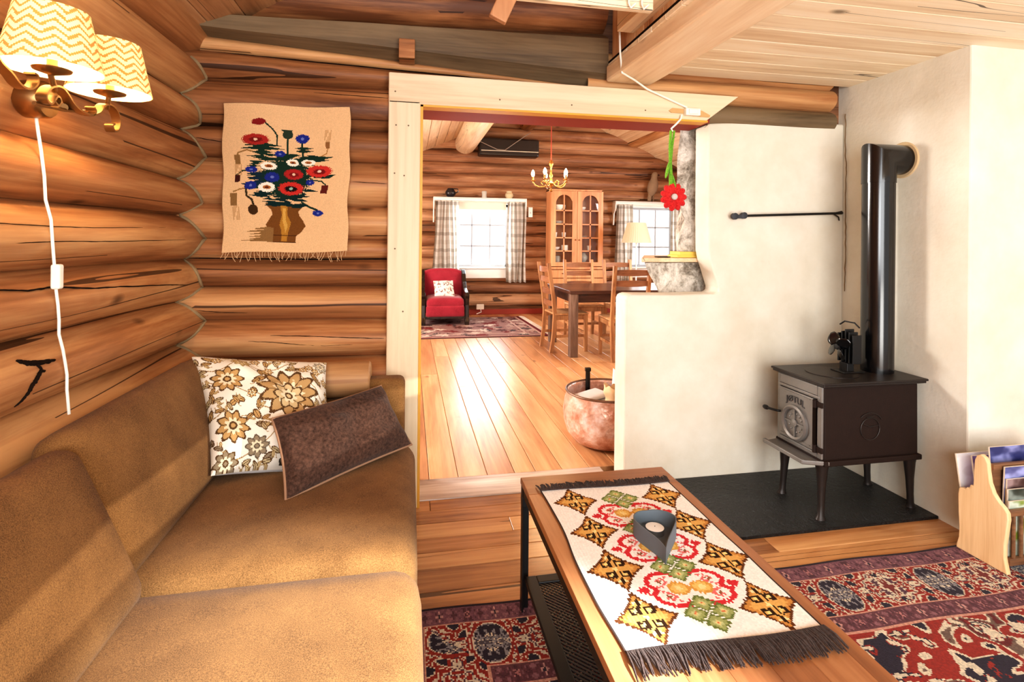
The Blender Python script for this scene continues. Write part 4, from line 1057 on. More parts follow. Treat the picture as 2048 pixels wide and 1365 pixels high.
# ------------------------------------------------------------------ woven wall hanging
def tapestry(nx, ny):
    # drawn on a 975 x 1155 field
    p = Paint(nx, ny, (228, 186, 140), 975, 1155)
    ox, oy = 30, 42; q = lambda pts: [(x-ox, y-oy) for x, y in pts]
    GR, G2, RD, R2, BL, BR = (28, 52, 40), (20, 44, 44), (196, 54, 46), (120, 30, 28), (36, 46, 130), (118, 74, 34)
    rs = p.rs
    def spiky(cx, cy, w, h, n, col):
        for k in range(n):
            x, y = cx+rs.uniform(-.5, .5)*w, cy+rs.uniform(-.5, .5)*h; L = rs.uniform(40, 110)*(1-.5*abs(y-cy)/h)
            p.poly(q([(x-L, y+rs.uniform(-8, 14)), (x+L*.2, y-10), (x+L, y+rs.uniform(-8, 14)), (x+L*.1, y+12)]), col)
    for pts, w_ in (([(330, 180), (400, 235), (437, 280), (440, 360)], 11), ([(520, 290), (522, 480)], 13), ([(632, 330), (636, 440)], 14), ([(290, 370), (350, 480)], 16), ([(455, 440), (458, 480)], 10)): p.line(q(pts), w_, GR)
    for pts, col, w_ in (([(290, 425), (215, 405), (150, 425), (140, 450)], (150, 112, 64), 11), ([(115, 725), (155, 710), (200, 700)], (150, 112, 64), 10), ([(770, 440), (825, 410), (835, 370)], (170, 124, 70), 9), ([(130, 600), (170, 568), (215, 562)], GR, 12), ([(205, 700), (215, 760), (255, 790), (270, 840)], (60, 48, 30), 16), ([(690, 620), (780, 630), (815, 660)], GR, 10), ([(640, 800), (700, 835), (760, 860)], GR, 16)): p.line(q(pts), w_, col)
    for y, w_ in ((360, 150), (385, 170), (415, 80)): p.poly(q([(330-w_, y+6), (330, y-18), (330+w_, y+2), (330, y+18)]), GR)
    for y in (372, 395): p.poly(q([(575, y), (636, y-14), (725, y-4), (640, y+14)]), GR)
    spiky(520, 455, 480, 60, 26, GR); spiky(460, 590, 420, 220, 60, GR); spiky(500, 740, 380, 100, 40, G2); spiky(330, 640, 200, 120, 16, (24, 44, 66))
    p.ell(500-ox, 610-oy, 190, 150, GR, 0, .35); p.poly(q([(690, 575), (800, 580), (895, 578), (840, 610), (720, 605)]), GR); p.poly(q([(600, 440), (720, 428), (885, 442), (700, 475)]), GR)
    # vase
    p.poly(q([(355, 820), (660, 820), (610, 870), (615, 905), (640, 940), (660, 985), (620, 1040), (585, 1065), (585, 1120), (408, 1120), (408, 1065), (375, 1030), (350, 985), (385, 930), (408, 900), (400, 865)]), BR)
    p.poly(q([(470, 830), (530, 830), (520, 900), (545, 960), (525, 1030), (515, 1110), (475, 1110), (470, 1030), (455, 980), (480, 900)]), (176, 124, 50)); p.poly(q([(490, 850), (512, 850), (505, 940), (520, 990), (500, 1040), (490, 990), (480, 950)]), (206, 160, 80))
    p.line(q([(408, 1062), (585, 1062)]), 7, (62, 34, 18)); p.line(q([(408, 1117), (585, 1117)]), 7, (62, 34, 18)); spiky(500, 815, 250, 40, 14, G2)
    for y, x0 in ((1015, 250), (1035, 190), (1055, 225), (1075, 230), (1092, 215), (1106, 150)): p.poly(q([(x0, y+2), (360, y-14), (408, y-10), (408, y+12), (360, y+10)]), (140, 104, 62))
    # blooms
    for cx, cy, rx, ry, col, cen in ((278, 320, 102, 42, (166, 46, 40), (226, 190, 160)), (760, 552, 100, 46, RD, (236, 200, 180)), (560, 580, 72, 42, (170, 42, 40), (230, 190, 160)), (548, 692, 96, 52, RD, (150, 180, 160))):
        p.ell(cx-ox, cy-oy, rx, ry, col, 0, .22); p.ell(cx-ox, cy-oy+3, rx*.5, ry*.45, R2 if cx != 548 else (30, 20, 20), 0, .3); p.ell(cx-ox, cy-oy, rx*.16, ry*.22, cen)
    for cx, cy, rx, ry in ((370, 525, 62, 30), (555, 488, 48, 28), (676, 483, 54, 24), (362, 690, 64, 38)):
        p.ell(cx-ox, cy-oy, rx, ry, (240, 232, 214), 0, .18); p.ell(cx-ox, cy-oy, rx*.5, ry*.4, (170, 104, 52)); p.ell(cx-ox, cy-oy+2, rx*.25, ry*.2, (90, 40, 30))
    for cx, cy, rx, ry in ((632, 295, 52, 36), (462, 425, 42, 24), (238, 556, 46, 24), (395, 610, 58, 38), (240, 680, 46, 32), (690, 640, 34, 22), (765, 885, 42, 24)):
        p.ell(cx-ox, cy-oy, rx, ry, BL, 0, .25); p.ell(cx-ox, cy-oy, rx*.25, ry*.3, (110, 120, 180))
    p.ell(290-ox, 182-oy, 52, 26, (134, 34, 34), -.1, .15); p.ell(518-ox, 270-oy, 40, 34, (48, 60, 46)); p.poly(q([(465, 235), (552, 235), (535, 248), (480, 248)]), (48, 60, 46))
    for x, y, w_, h_, c1 in ((140, 480, 46, 70, (140, 104, 62)), (115, 785, 52, 100, (140, 104, 62)), (832, 345, 38, 54, (140, 96, 56))):
        p.poly(q([(x-w_/2, y-h_/2), (x+w_/2, y-h_/2), (x+w_/2, y+h_/2), (x-w_/2+6, y+h_/2)]), c1)
    for x0, ya, yb in ((118, 515, 600), (108, 835, 945), (806, 225, 318)):
        for k in range(5): p.line(q([(x0+11*k, ya), (x0+11*k+4, yb)]), 4, (178, 134, 84))
    p.poly(q([(118, 600), (158, 600), (158, 650), (120, 655)]), (70, 30, 26)); p.ell(262-ox, 868-oy, 38, 40, (70, 46, 24)); p.poly(q([(785, 665), (838, 665), (836, 730), (782, 728)]), (96, 34, 28))
    n = rs.rand(ny, nx, 1)*.16+.92
    return p.img*n
nx, ny = 200, 236
img = tapestry(nx, ny)
t = thing('wall_hanging', 'cream woven wall hanging with red, white and blue flowers in a brown vase', 'tapestry', (-.555, 2.59, 1.56))
Mx = lambda a, b: (-.825+.543*a+.006*math.sin(b*6.)*(a-.3)+.004*math.sin(b*17), 2.583-.010*abs(math.sin(b*9+.6))*.6-.004*math.sin(a*8), 1.898+.010*(a)-.672*b+.004*math.sin(a*7))
m = MB(); m.grid(Mx, nx, ny)
o = m.build('woven_cloth', painted('tapestry_wool', .95, None, .5), t, smooth=True, angle=None, cols=img.reshape(-1, 3), fix=False); so = o.modifiers.new('thick', 'SOLIDIFY'); so.thickness = .004; so.offset = -1
rr = random.Random(4); m = MB()
for k in range(46):
    a = (k+.5)/46; p0 = Mx(a, 1); dx = rr.uniform(-.02, .02); L = rr.uniform(.02, .048)
    m.tube([(p0[0], p0[1], p0[2]), (p0[0]+dx*.3, p0[1]-.006, p0[2]-L*.5), (p0[0]+dx, p0[1]-.002, p0[2]-L)], .0013, 5)
m.build('fringe', plain('fringe_thread', S(206, 170, 130), .95), t, smooth=True)

# ------------------------------------------------------------------ bits on the log wall above the door
m = MB(); m.rnd = .5; m.box((-.06, 2.555, 2.155), (.015, 2.66, 2.245)); tag(m.build('wooden_block', MAT['log'], bevel=.003, loc=(-.02, 2.6, 2.2)), 'small square wood block nailed over the grey beam', 'block')
t = thing('loft_ladder_rail', 'pale pine rail with white hooks hung along the loft edge', 'rail', (.65, 2.0, 2.2))
m = MB(); m.rnd = .6; m.box((.335, 1.98, 2.222), (.95, 2.012, 2.30)); m.build('rail', MAT['pine'], t, bevel=.004)
m = MB(); m.rnd = .3; R_2 = Matrix.Rotation(math.radians(24), 3, 'Y'); m.box((.285, 1.99, 2.14), (.355, 2.02, 2.42), R_2, (.32, 2., 2.14)); m.build('upright', MAT['pine_z'], t, bevel=.004)
for x in (.85, .905):
    m = MB(); m.tube([(x-.01, 1.97, 2.27), (x-.012, 1.966, 2.235), (x-.006, 1.96, 2.215), (x+.012, 1.955, 2.232)], .0045, 8); m.build('hook', MAT['whiteplastic'], t, smooth=True)

t = thing('white_cable', 'white cable running over the beam to a junction block on the door head', 'cable', (1.2, 2.57, 2.1))
m = MB(); m.tube([(1.000, 2.45, 2.42), (.985, 2.42, 2.34), (.982, 2.40, 2.20), (1.0, 2.42, 2.112), (1.1, 2.50, 2.107), (1.2, 2.565, 2.085), (1.43, 2.575, 2.005)], .005, 8); m.build('wire', MAT['whiteplastic'], t, smooth=True)
m = MB(); m.box((1.415, 2.556, 1.962), (1.50, 2.585, 2.0)); m.box((1.43, 2.55, 1.968), (1.485, 2.56, 1.994)); m.build('junction_block', MAT['whiteplastic'], t, bevel=.006, seg=3)
m = MB(); m.prism([(1.33, 1.985), (1.35, 2.0), (1.52, 1.995), (1.57, 1.972), (1.565, 1.962), (1.47, 1.962), (1.42, 1.975), (1.345, 1.975)], 'XZ', 2.5805, 2.5855); m.build('bare_patch', plain('bare_wood', S(206, 166, 112), .8), t)
t = thing('hanging_flower', 'red felt flower hanging upside down on a green stem in the doorway', 'decoration', (1.37, 2.62, 1.9))
m = MB(); m.tube([(1.40, 2.575, 1.965), (1.392, 2.572, 1.94), (1.37, 2.575, 1.915), (1.35, 2.59, 1.893), (1.362, 2.6, 1.882)], .005, 8); m.build('hook', MAT['whiteplastic'], t, smooth=True)
gfel = fabric('green_felt', S(70, 120, 30), S(130, 190, 60), 200)
m = MB(); m.tube([(1.352, 2.60, 1.885), (1.354, 2.61, 1.80), (1.360, 2.615, 1.70), (1.366, 2.618, 1.60), (1.374, 2.622, 1.575)], [.007, .008, .009, .012, .014], 8); m.tube([(1.372, 2.60, 1.885), (1.366, 2.61, 1.80), (1.362, 2.615, 1.72)], .006, 8); m.build('stem', gfel, t, smooth=True)
for sg, z in ((-1, 1.68), (1, 1.61)):
    m = MB(); m.blob((1.362+sg*.018, 2.615, z), .008, .012, .05, 10, 8, Matrix.Rotation(-.25*sg, 3, 'Y')); m.build('leaf', gfel, t, smooth=True)
m = MB(); rf = fabric('red_felt', S(170, 24, 28), S(226, 60, 58), 150)
for k in range(11):
    a = 2*PI*k/11; RR = Matrix.Rotation(-a, 3, 'Y'); m.blob(V(1.379, 2.615, 1.535)+RR @ V(.046, 0, 0), .032, .014, .019, 12, 8, RR)
m.build('petals', rf, t, smooth=True)
m = MB(); m.blob((1.379, 2.603, 1.535), .018, .01, .017, 14, 8); m.build('centre', plain('flower_centre', S(206, 196, 190), .7), t, smooth=True)
# ================================================================== FAR ROOM
# stone fireplace seen past the plaster step
t = thing('stone_fireplace', 'grey rubble stone fireplace with a pale wooden mantel shelf', 'fireplace', (1.7, 3.1, 0))
def rough(m, amp, sc_, seed):
    m.v = [tuple(Vector(p)+amp*Vector((noise.noise(Vector(p)*sc_+V(seed, 0, 0)), noise.noise(Vector(p)*sc_+V(0, seed, 0)), .4*noise.noise(Vector(p)*sc_+V(0, 0, seed))))) for p in m.v]
    return m
def block(pts_bot, pts_top, z0, z1, n=14, nz=26):
    """four-sided stone shaft between two plan outlines"""
    m = MB(); L = len(pts_bot)
    for k in range(L):
        a0, a1, b0, b1 = pts_bot[k], pts_bot[(k+1) % L], pts_top[k], pts_top[(k+1) % L]
        def fn(u, v): 
            p = [(a0[i]+(a1[i]-a0[i])*u)*(1-v)+(b0[i]+(b1[i]-b0[i])*u)*v for i in (0, 1)]
            return (p[0], p[1], z0+(z1-z0)*v)
        m.grid(fn, n, nz)
    return m
m = block([(1.545, 2.86), (2.4, 2.86), (2.4, 3.5), (1.93, 3.5)], [(1.56, 2.86), (2.4, 2.86), (2.4, 3.5), (1.95, 3.5)], 1.20, 2.75)
rough(m, .05, 5, 3); m.build('chimney', MAT['stone'], t, smooth=True, angle=40)
m = block([(1.44, 2.85), (2.3, 2.85), (2.3, 3.5), (1.80, 3.5)], [(1.33, 2.85), (2.3, 2.85), (2.3, 3.5), (1.68, 3.5)], .95, 1.172, 16, 8)
rough(m, .02, 7, 9); m.build('hood', MAT['stone'], t, smooth=True, angle=40)
m = block([(1.58, 2.87), (2.3, 2.87), (2.3, 3.5), (1.84, 3.5)], [(1.46, 2.87), (2.3, 2.87), (2.3, 3.5), (1.82, 3.5)], 0, .96, 10, 10)
rough(m, .02, 7, 5); m.build('firebox', MAT['stone'], t, smooth=True, angle=40)
m = MB(); m.rnd = .5; m.prism([(1.285, 2.80), (1.66, 2.80), (1.74, 3.3), (1.53, 3.3)], 'XY', 1.178, 1.202); m.build('mantel', MAT['pine_y'], t, bevel=.004)
m = MB(); m.box((1.52, 2.83, 1.203), (1.66, 2.95, 1.218)); m.box((1.535, 2.83, 1.218), (1.66, 2.95, 1.238))
tag(m.build('paper_box', plain('yellow_card', S(240, 206, 96), .6), bevel=.002, loc=(1.59, 2.89, 1.203)), 'yellow box lying on the mantel shelf', 'box')
m = MB(); m.blob((1.595, 2.89, 1.252), .022, .02, .014, 14, 8); tag(m.build('shell', MAT['white'], smooth=True, loc=(1.595, 2.89, 1.24)), 'small white lump on top of the yellow mantel box', 'ornament')
m = MB(); m.box((1.41, 2.85, 1.203), (1.49, 2.9, 1.209)); tag(m.build('lighter_tray', MAT['blackmetal'], bevel=.003, loc=(1.45, 2.87, 1.203)), 'flat black tray at the front edge of the mantel shelf', 'tray')

# copper cauldron with paper
cop = NT('hammered_copper'); co_ = cop.obj()
vo = cop.n.new('ShaderNodeTexVoronoi'); cop.l.new(co_, vo.inputs['Vector']); vo.inputs['Scale'].default_value = 34
nn = cop.noise(co_, 9, 5, .65)
cop.P(Base__Color=cop.ramp(nn, [(.35, S(186, 122, 94)), (.52, S(220, 176, 156)), (.66, S(240, 220, 212))]), Metallic=.3, Roughness=.34); cop.bump(vo.outputs['Distance'], .25, .02)
KX, KY = 1.262, 3.25
t = thing('copper_cauldron', 'big hammered copper cauldron on the floor behind the plaster wall', 'cauldron', (KX, KY, 0))
m = MB(); m.lathe([(0, .004), (.17, .004), (.215, .02), (.255, .07), (.278, .14), (.283, .20), (.274, .27), (.262, .315), (.268, .328), (.262, .334), (.252, .326), (.25, .31), (.262, .26), (.268, .2), (.25, .1), (.19, .03), (0, .02)], (KX, KY, 0), 56); m.build('bowl', cop.m, t, smooth=True, angle=None)
m = MB(); m.tube([(KX+.262*math.cos(a), KY+.262*math.sin(a), .331) for a in [2*PI*k/56 for k in range(57)]], .008, 8, cap=False); m.build('rim', plain('rim_brown', S(110, 78, 58), .4, .5), t, smooth=True)
m = MB(); m.box((1.19, 3.46, .24), (1.222, 3.475, .425)); m.box((1.186, 3.455, .40), (1.226, 3.48, .425))
tag(m.build('fire_shovel', MAT['enamel'], bevel=.004, loc=(1.2, 3.46, .24)), 'black upright handle of a fire tool standing in the copper cauldron', 'fire tool')
npz = plain('newsprint', S(206, 200, 196), .8, nz=18)
for k, (z, dx, r) in enumerate(((.292, 0, .1), (.256, .01, -.04))):
    m = MB(); RR = Matrix.Rotation(.25+r, 3, 'Z') @ Matrix.Rotation(-.10, 3, 'Y')
    m = roundbox((1.135+dx, 3.26-.01*k, z), (.125, .07, .013), .011, 8, .004, RR); o = m.build('newspaper', npz, smooth=True, angle=None, loc=(1.2, 3.17, z))
    tag(o, ['folded grey newspaper uppermost in the copper cauldron', 'folded grey newspaper beneath the other in the copper cauldron'][k], 'newspaper', 'newspapers in the cauldron')
m = MB()
def bag(u, v):
    a = 2*PI*u; r = .085*(1-.15*v)*(1+.25*noise.noise(V(math.cos(a)*1.6, math.sin(a)*1.6, v*3))); tilt = .12*v
    return (1.285+r*math.cos(a)*1.05-.06*v*.2, 3.085+r*math.sin(a)*.8+tilt*.3, .24+.15*v+.035*noise.noise(V(math.cos(a)*2, math.sin(a)*2, 7))*v)
m.grid(bag, 36, 12); o = m.build('paper_bag', plain('kraft_paper', S(232, 196, 152), .8, nz=10), smooth=True, angle=60, fix=False, loc=(1.26, 3.1, .2)); tag(o, 'crumpled brown paper bag in the copper cauldron', 'paper bag')
m = MB()
m.grid(lambda u, v: (1.365+.065*math.cos(2*PI*u)+.02*v, 3.27+.05*math.sin(2*PI*u)+.02*v, .25+.20*v+.02*noise.noise(V(u*9, v, 3))), 30, 8); o = m.build('paper_bag', plain('white_paper_bag', S(244, 236, 222), .8), smooth=True, angle=60, fix=False, loc=(1.3, 3.2, .25)); tag(o, 'tall white paper bag standing in the copper cauldron beside the wall', 'paper bag')

# red armchair
red = fabric('red_plush', S(118, 20, 34), S(176, 52, 68), 240, .2, .3)
dk = wood('dark_carved', (S(22, 15, 12), S(44, 30, 22), S(70, 50, 38)), 'Z', 1, .25, 0, 0, .1, .3)
t = thing('armchair', 'red upholstered armchair with dark carved wooden arms under the window', 'armchair', (.53, 8.3, 0))
roundbox((.53, 8.24, .335), (.285, .30, .075), .06, 12, .03).build('seat', red, t, smooth=True, angle=None)
roundbox((.53, 7.965, .215), (.285, .03, .085), .025, 8, .006, None, 1).build('seat_front', red, t, smooth=True, angle=None)
RR = Matrix.Rotation(math.radians(10), 3, 'X')
m = MB()
def bk(u, v):
    x = -.29+.58*u; top = .80-.05*(2*u-1)**4-.0*abs(2*u-1); z = .36+(top-.36)*v
    return (.53+x*(1+.03*v), 8.50+.10*v-.05*math.sin(PI*u)*math.sin(PI*v)**.5, z)
m.grid(bk, 16, 12); m.grid(lambda u, v: (bk(u, v)[0], bk(u, v)[1]+.1+.05*math.sin(PI*u), bk(u, v)[2]), 16, 12, flip=True)
m.build('backrest', red, t, smooth=True, angle=None)
m = MB(); m.tube([(.53+.29*(2*k/12-1)*1.03, 8.62, .80-.05*(2*k/12-1)**4-.01) for k in range(13)], .035, 10); m.build('top_roll', red, t, smooth=True)
for sx in (-1, 1):
    x = .53+sx*.325; m = MB()
    side = [(8.70, .06), (8.70, .78), (8.62, .80), (8.52, .74), (8.44, .62), (8.30, .53), (8.10, .49), (7.98, .49), (7.93, .45), (7.955, .40), (7.97, .30), (7.96, .12), (7.93, .06), (7.93, .0), (8.03, .0), (8.04, .1), (8.62, .1), (8.64, 0), (8.70, 0)]
    m.prism(side, 'YZ', x-.032, x+.032); m.build('arm', dk, t, bevel=.012, seg=3)
for p0, p1 in (((.23, 7.95, .10), (.83, 7.98, .14)), ((.23, 8.60, .1), (.83, 8.69, .5))):
    m = MB(); m.box(p0, p1); m.build('frame_rail', dk, t, bevel=.005)
def print_small(N):
    p = Paint(N, N, (240, 232, 224), 1, 1)
    for k in range(60): p.ell(p.rs.rand(), p.rs.rand(), .05*p.rs.rand()+.02, .03, [(150, 120, 110), (196, 168, 156), (120, 60, 60)][k % 3], p.rs.rand()*3, .3, 5, .3)
    return p.img
N = 48
m = pillow((.375, 8.10, .425), (.68, 8.06, .425), (.36, 8.33, .64), (.665, 8.29, .65), .05, N, .05, .2)
o = m.build('throw_pillow', painted('printed_small', .95), smooth=True, angle=None, cols=np.concatenate([print_small(N)[::-1].reshape(-1, 3), np.full((N*N, 3), .7)]), fix=False, loc=(.52, 8.2, .42)); tag(o, 'small white patterned cushion on the red armchair', 'cushion')

# far rug
def farrug(nx, ny):
    p = Paint(nx, ny, (150, 116, 112), 2.6, 1.8); rs = np.random.RandomState(5)
    for k in range(260): p.ell(rs.rand()*2.6, rs.rand()*1.8, .03+.08*rs.rand(), .02+.05*rs.rand(), [(206, 190, 178), (96, 60, 60), (178, 150, 140), (120, 50, 50), (70, 60, 64)][k % 5], rs.rand()*3, .4, 6, .3)
    d = np.minimum(np.minimum(p.X, 2.6-p.X), np.minimum(p.Y, 1.8-p.Y)); p.fill(d < .05, (104, 30, 36)); p.fill((d > .05) & (d < .08), (190, 160, 150)); p.fill((d > .25) & (d < .28), (190, 160, 150))
    return p.img
m = MB(); nx, ny = 150, 110; m.grid(lambda a, b: (-.80+2.6*a+.06*b*a, 8.72-1.8*b, .008+.0012*noise.noise(V(a*20, b*20, 0))), nx, ny, flip=True)
m.box((-.80, 6.92, .0005), (1.80, 8.72, .006)); t = thing('area_rug', 'faded oriental rug with pale fringe in front of the red armchair', 'rug', (.5, 7.8, 0))
m.build('pile', painted('far_wool_pile', .8, None, .5), t, cols=np.concatenate([farrug(nx, ny).reshape(-1, 3), np.full((6, 3), .1)]), fix=False)
m = MB(); rr = random.Random(2)
for k in range(90):
    y = 6.92+1.8*(k+.5)/90; x = 1.80+.06*(8.72-y)/1.8; m.tube([(x, y, .008), (x+.04, y+rr.uniform(-.015, .015), .012), (x+.085, y+rr.uniform(-.03, .03), .004)], .006, 5)
m.build('fringe', plain('pale_fringe', S(206, 192, 178), .95), t, smooth=True)

# ladder-back chairs and dining table
cw = wood('chair_pine', (S(150, 92, 46), S(200, 142, 84), S(226, 174, 116)), 'Z', 1.2, .45, .3, 0, .08, .8)
cd = wood('chair_slat', (S(104, 58, 30), S(150, 92, 50), S(178, 120, 72)), 'X', 1.2, .45, .2, 0, .08, .8)
def make_chair(label):
    t = thing('dining_chair', label, 'chair', (0, 0, 0), 'ladder-back pine chairs around the dark table')
    for sx in (-1, 1):
        m = MB(); x = sx*.195; pr = [(-.235, 0), (-.205, .22), (-.195, .44), (-.215, .65), (-.25, .86), (-.275, 1.03)]
        for (y0, z0), (y1, z1) in zip(pr[:-1], pr[1:]):
            m.add([(x+dx, y+dy, z) for y, z in ((y0, z0), (y1, z1)) for dx, dy in ((-.018, -.02), (.018, -.02), (.018, .02), (-.018, .02))], [(3, 2, 1, 0), (4, 5, 6, 7), (0, 1, 5, 4), (1, 2, 6, 5), (2, 3, 7, 6), (3, 0, 4, 7)])
        m.build('back_post', cw, t)
        m = MB(); m.box((x-.018, .165, 0), (x+.018, .205, .43)); m.build('leg', cw, t, bevel=.003)
        m = MB(); m.box((x-.01, -.19, .17), (x+.01, .18, .20)); m.box((x-.012, -.19, .375), (x+.012, .18, .425)); m.build('side_rail', cw, t)
    m = MB(); m.rnd = .5; m.box((-.215, -.2, .43), (.215, .215, .452)); m.build('seat', cw, t, bevel=.006)
    for z, y in ((.56, -.205), (.70, -.222), (.84, -.245), (.955, -.262)):
        m = MB(); m.rnd = .4
        m.grid(lambda u, v: (-.18+.36*u, y-.012-.02*math.sin(PI*u), z-.028+.056*v+.006*math.sin(PI*u)*(2*v-1)), 8, 2); m.grid(lambda u, v: (-.18+.36*u, y+.006-.02*math.sin(PI*u), z-.028+.056*v+.006*math.sin(PI*u)*(2*v-1)), 8, 2, flip=True)
        m.grid(lambda u, v: (-.18+.36*u, y-.012+.018*v-.02*math.sin(PI*u), z+.028+.006*math.sin(PI*u)), 8, 1); m.build('back_slat', cd, t)
    m = MB(); m.box((-.18, .172, .375), (.18, .196, .425)); m.box((-.18, .175, .2), (.18, .193, .228)); m.build('front_rail', cw, t)
    return t
c0 = make_chair('pine ladder-back chair at the near short end of the dark dining table, beside the rug')
at(c0, (1.83, 6.10, 0), -PI/2+.05)
for lb, loc, rz in (('pine ladder-back chair behind the dark table in front of the cabinet doors', (2.29, 6.76, 0), PI),
                    ('pine ladder-back chair behind the dark table between cabinet and plaid curtain', (2.865, 6.76, 0), PI+.03),
                    ('pine ladder-back chair with its back to the low plaster wall', (2.335, 5.56, 0), -.03)):
    c = copy_tree(c0); at(c, loc, rz); c['label'] = lb
tw = wood('dark_oak', (S(40, 22, 16), S(82, 48, 34), S(120, 78, 58)), 'X', 1, .3, 0, 0, .1, .4)
twz = wood('oak_leg', (S(70, 48, 36), S(124, 96, 78), S(168, 140, 120)), 'Z', 1.2, .4, 0, 0, .3, .4)
t = thing('dining_table', 'dark oak dining table with thick square legs', 'table', (2.5, 6.1, 0))
m = MB(); m.rnd = .5; m.box((1.735, 5.60, .70), (3.30, 6.58, .738)); m.build('table_top', tw, t, bevel=.004)
m = MB(); m.box((1.80, 5.66, .60), (3.24, 5.685, .70)); m.box((1.80, 6.50, .60), (3.24, 6.525, .70)); m.box((1.78, 5.68, .60), (1.805, 6.5, .70)); m.box((3.22, 5.68, .6), (3.245, 6.5, .7)); m.build('apron', tw, t)
for x in (1.745, 3.20):
    for y in (5.61, 6.485):
        m = MB(); m.rnd = .3; m.box((x, y, 0), (x+.09, y+.085, .70)); m.build('leg', twz, t, bevel=.004)

# display cabinet
cb = wood('cabinet_pine', (S(186, 108, 52), S(216, 142, 82), S(232, 170, 110)), 'Z', .8, .4, .2, 0, .06, .6)
CX0, CX1, CY0, CY1 = 2.335, 3.275, 8.70, 9.0
t = thing('display_cabinet', 'tall pine display cabinet with glazed arched doors against the log wall', 'cabinet', (2.8, 8.85, 0))
m = MB(); m.rnd = .5
m.box((CX0, CY0, .84), (CX0+.025, CY1, 2.16)); m.box((CX1-.025, CY0, .84), (CX1, CY1, 2.16)); m.box((CX0, CY0, 2.135), (CX1, CY1, 2.165)); m.box((CX0+.02, CY1-.015, .84), (CX1-.02, CY1, 2.15))
m.box((CX0+.455, CY0+.003, .84), (CX0+.485, CY1, 2.14))
m.box((CX0-.03, CY0-.07, .80), (CX1+.03, CY1, .84)); m.box((CX0-.02, CY0-.05, .06), (CX0+.005, CY1, .80)); m.box((CX1-.005, CY0-.05, .06), (CX1+.02, CY1, .80)); m.box((CX0-.02, CY0-.03, 0), (CX1+.02, CY1, .08)); m.box((CX0, CY1-.02, .08), (CX1, CY1, .8))
m.build('carcass', cb, t, bevel=.003)
for z in (.90, 1.11, 1.335, 1.565, 1.80):
    m = MB(); m.rnd = .3; m.box((CX0+.025, CY0+.03, z-.008), (CX1-.025, CY1-.015, z+.008)); m.build('shelf', cb, t)
cglass = MAT['glass']
for k in (0, 1):
    a, b = CX0+.006+.467*k, CX0+.006+.467*k+.461; z0, z1 = .85, 2.13; w_ = .085; y0, y1 = CY0-.022, CY0-.002
    m = MB(); m.rnd = .6
    m.box((a, y0, z0), (a+w_, y1, z1)); m.box((b-w_, y0, z0), (b, y1, z1)); m.box((a+w_, y0, z0), (b-w_, y1, z0+.07)); m.box((a+w_, y0, z1-.06), (b-w_, y1, z1))
    mid = (a+b)/2; hw = (b-a)/2-w_; zt = z1-.06
    arch = [(mid-hw, zt+.001), (mid-hw, zt-.12)]+[(mid-hw*.86+hw*1.72*q/10, zt-.08+.078*math.sin(PI*q/10)**.6) for q in range(11)]+[(mid+hw, zt-.12), (mid+hw, zt+.001)]
    m.prism(arch[:1]+arch[1:], 'XZ', y0+.001, y1-.001)
    m.box((mid-.011, y0+.003, z0+.07), (mid+.011, y1-.003, zt))
    for z in (1.11, 1.335, 1.565, 1.80): m.box((a+w_, y0+.003, z-.011), (b-w_, y1-.003, z+.011))
    d = m.build('door', cb, t)
    m = MB(); m.box((a+w_, y0+.009, z0+.07), (b-w_, y0+.012, zt)); m.build('pane', cglass, d)
    m = MB(); m.blob((b-.03 if k == 0 else a+.03, y0-.012, 1.3), .012, .014, .012, 10, 8); m.build('knob', MAT['brass'], d, smooth=True)
for k in (0, 1):
    a, b = CX0+.467*k, CX0+.467*k+.465; y0 = CY0-.07
    m = MB(); m.rnd = .7; m.box((a, y0, .655), (b, y0+.02, .79)); d = m.build('drawer', cb, t, bevel=.004)
    m = MB(); x_ = (a+b)/2; m.tube([(x_-.04, y0-.002, .735), (x_-.03, y0-.016, .73), (x_+.03, y0-.016, .73), (x_+.04, y0-.002, .735)], .005, 6); m.build('handle', MAT['dark'], d)
    m = MB(); m.rnd = .7; m.box((a, y0, .09), (b, y0+.02, .645)); d = m.build('door', cb, t, bevel=.004)
    pn = [(a+.09, .16), (b-.09, .16), (b-.09, .50), (b-.14, .54), ((a+b)/2, .57), (a+.14, .54), (a+.09, .50)]
    m = MB(); m.rnd = .2; m.prism(pn, 'XZ', y0-.006, y0+.004); m.build('door_panel', cb, d, bevel=.006)
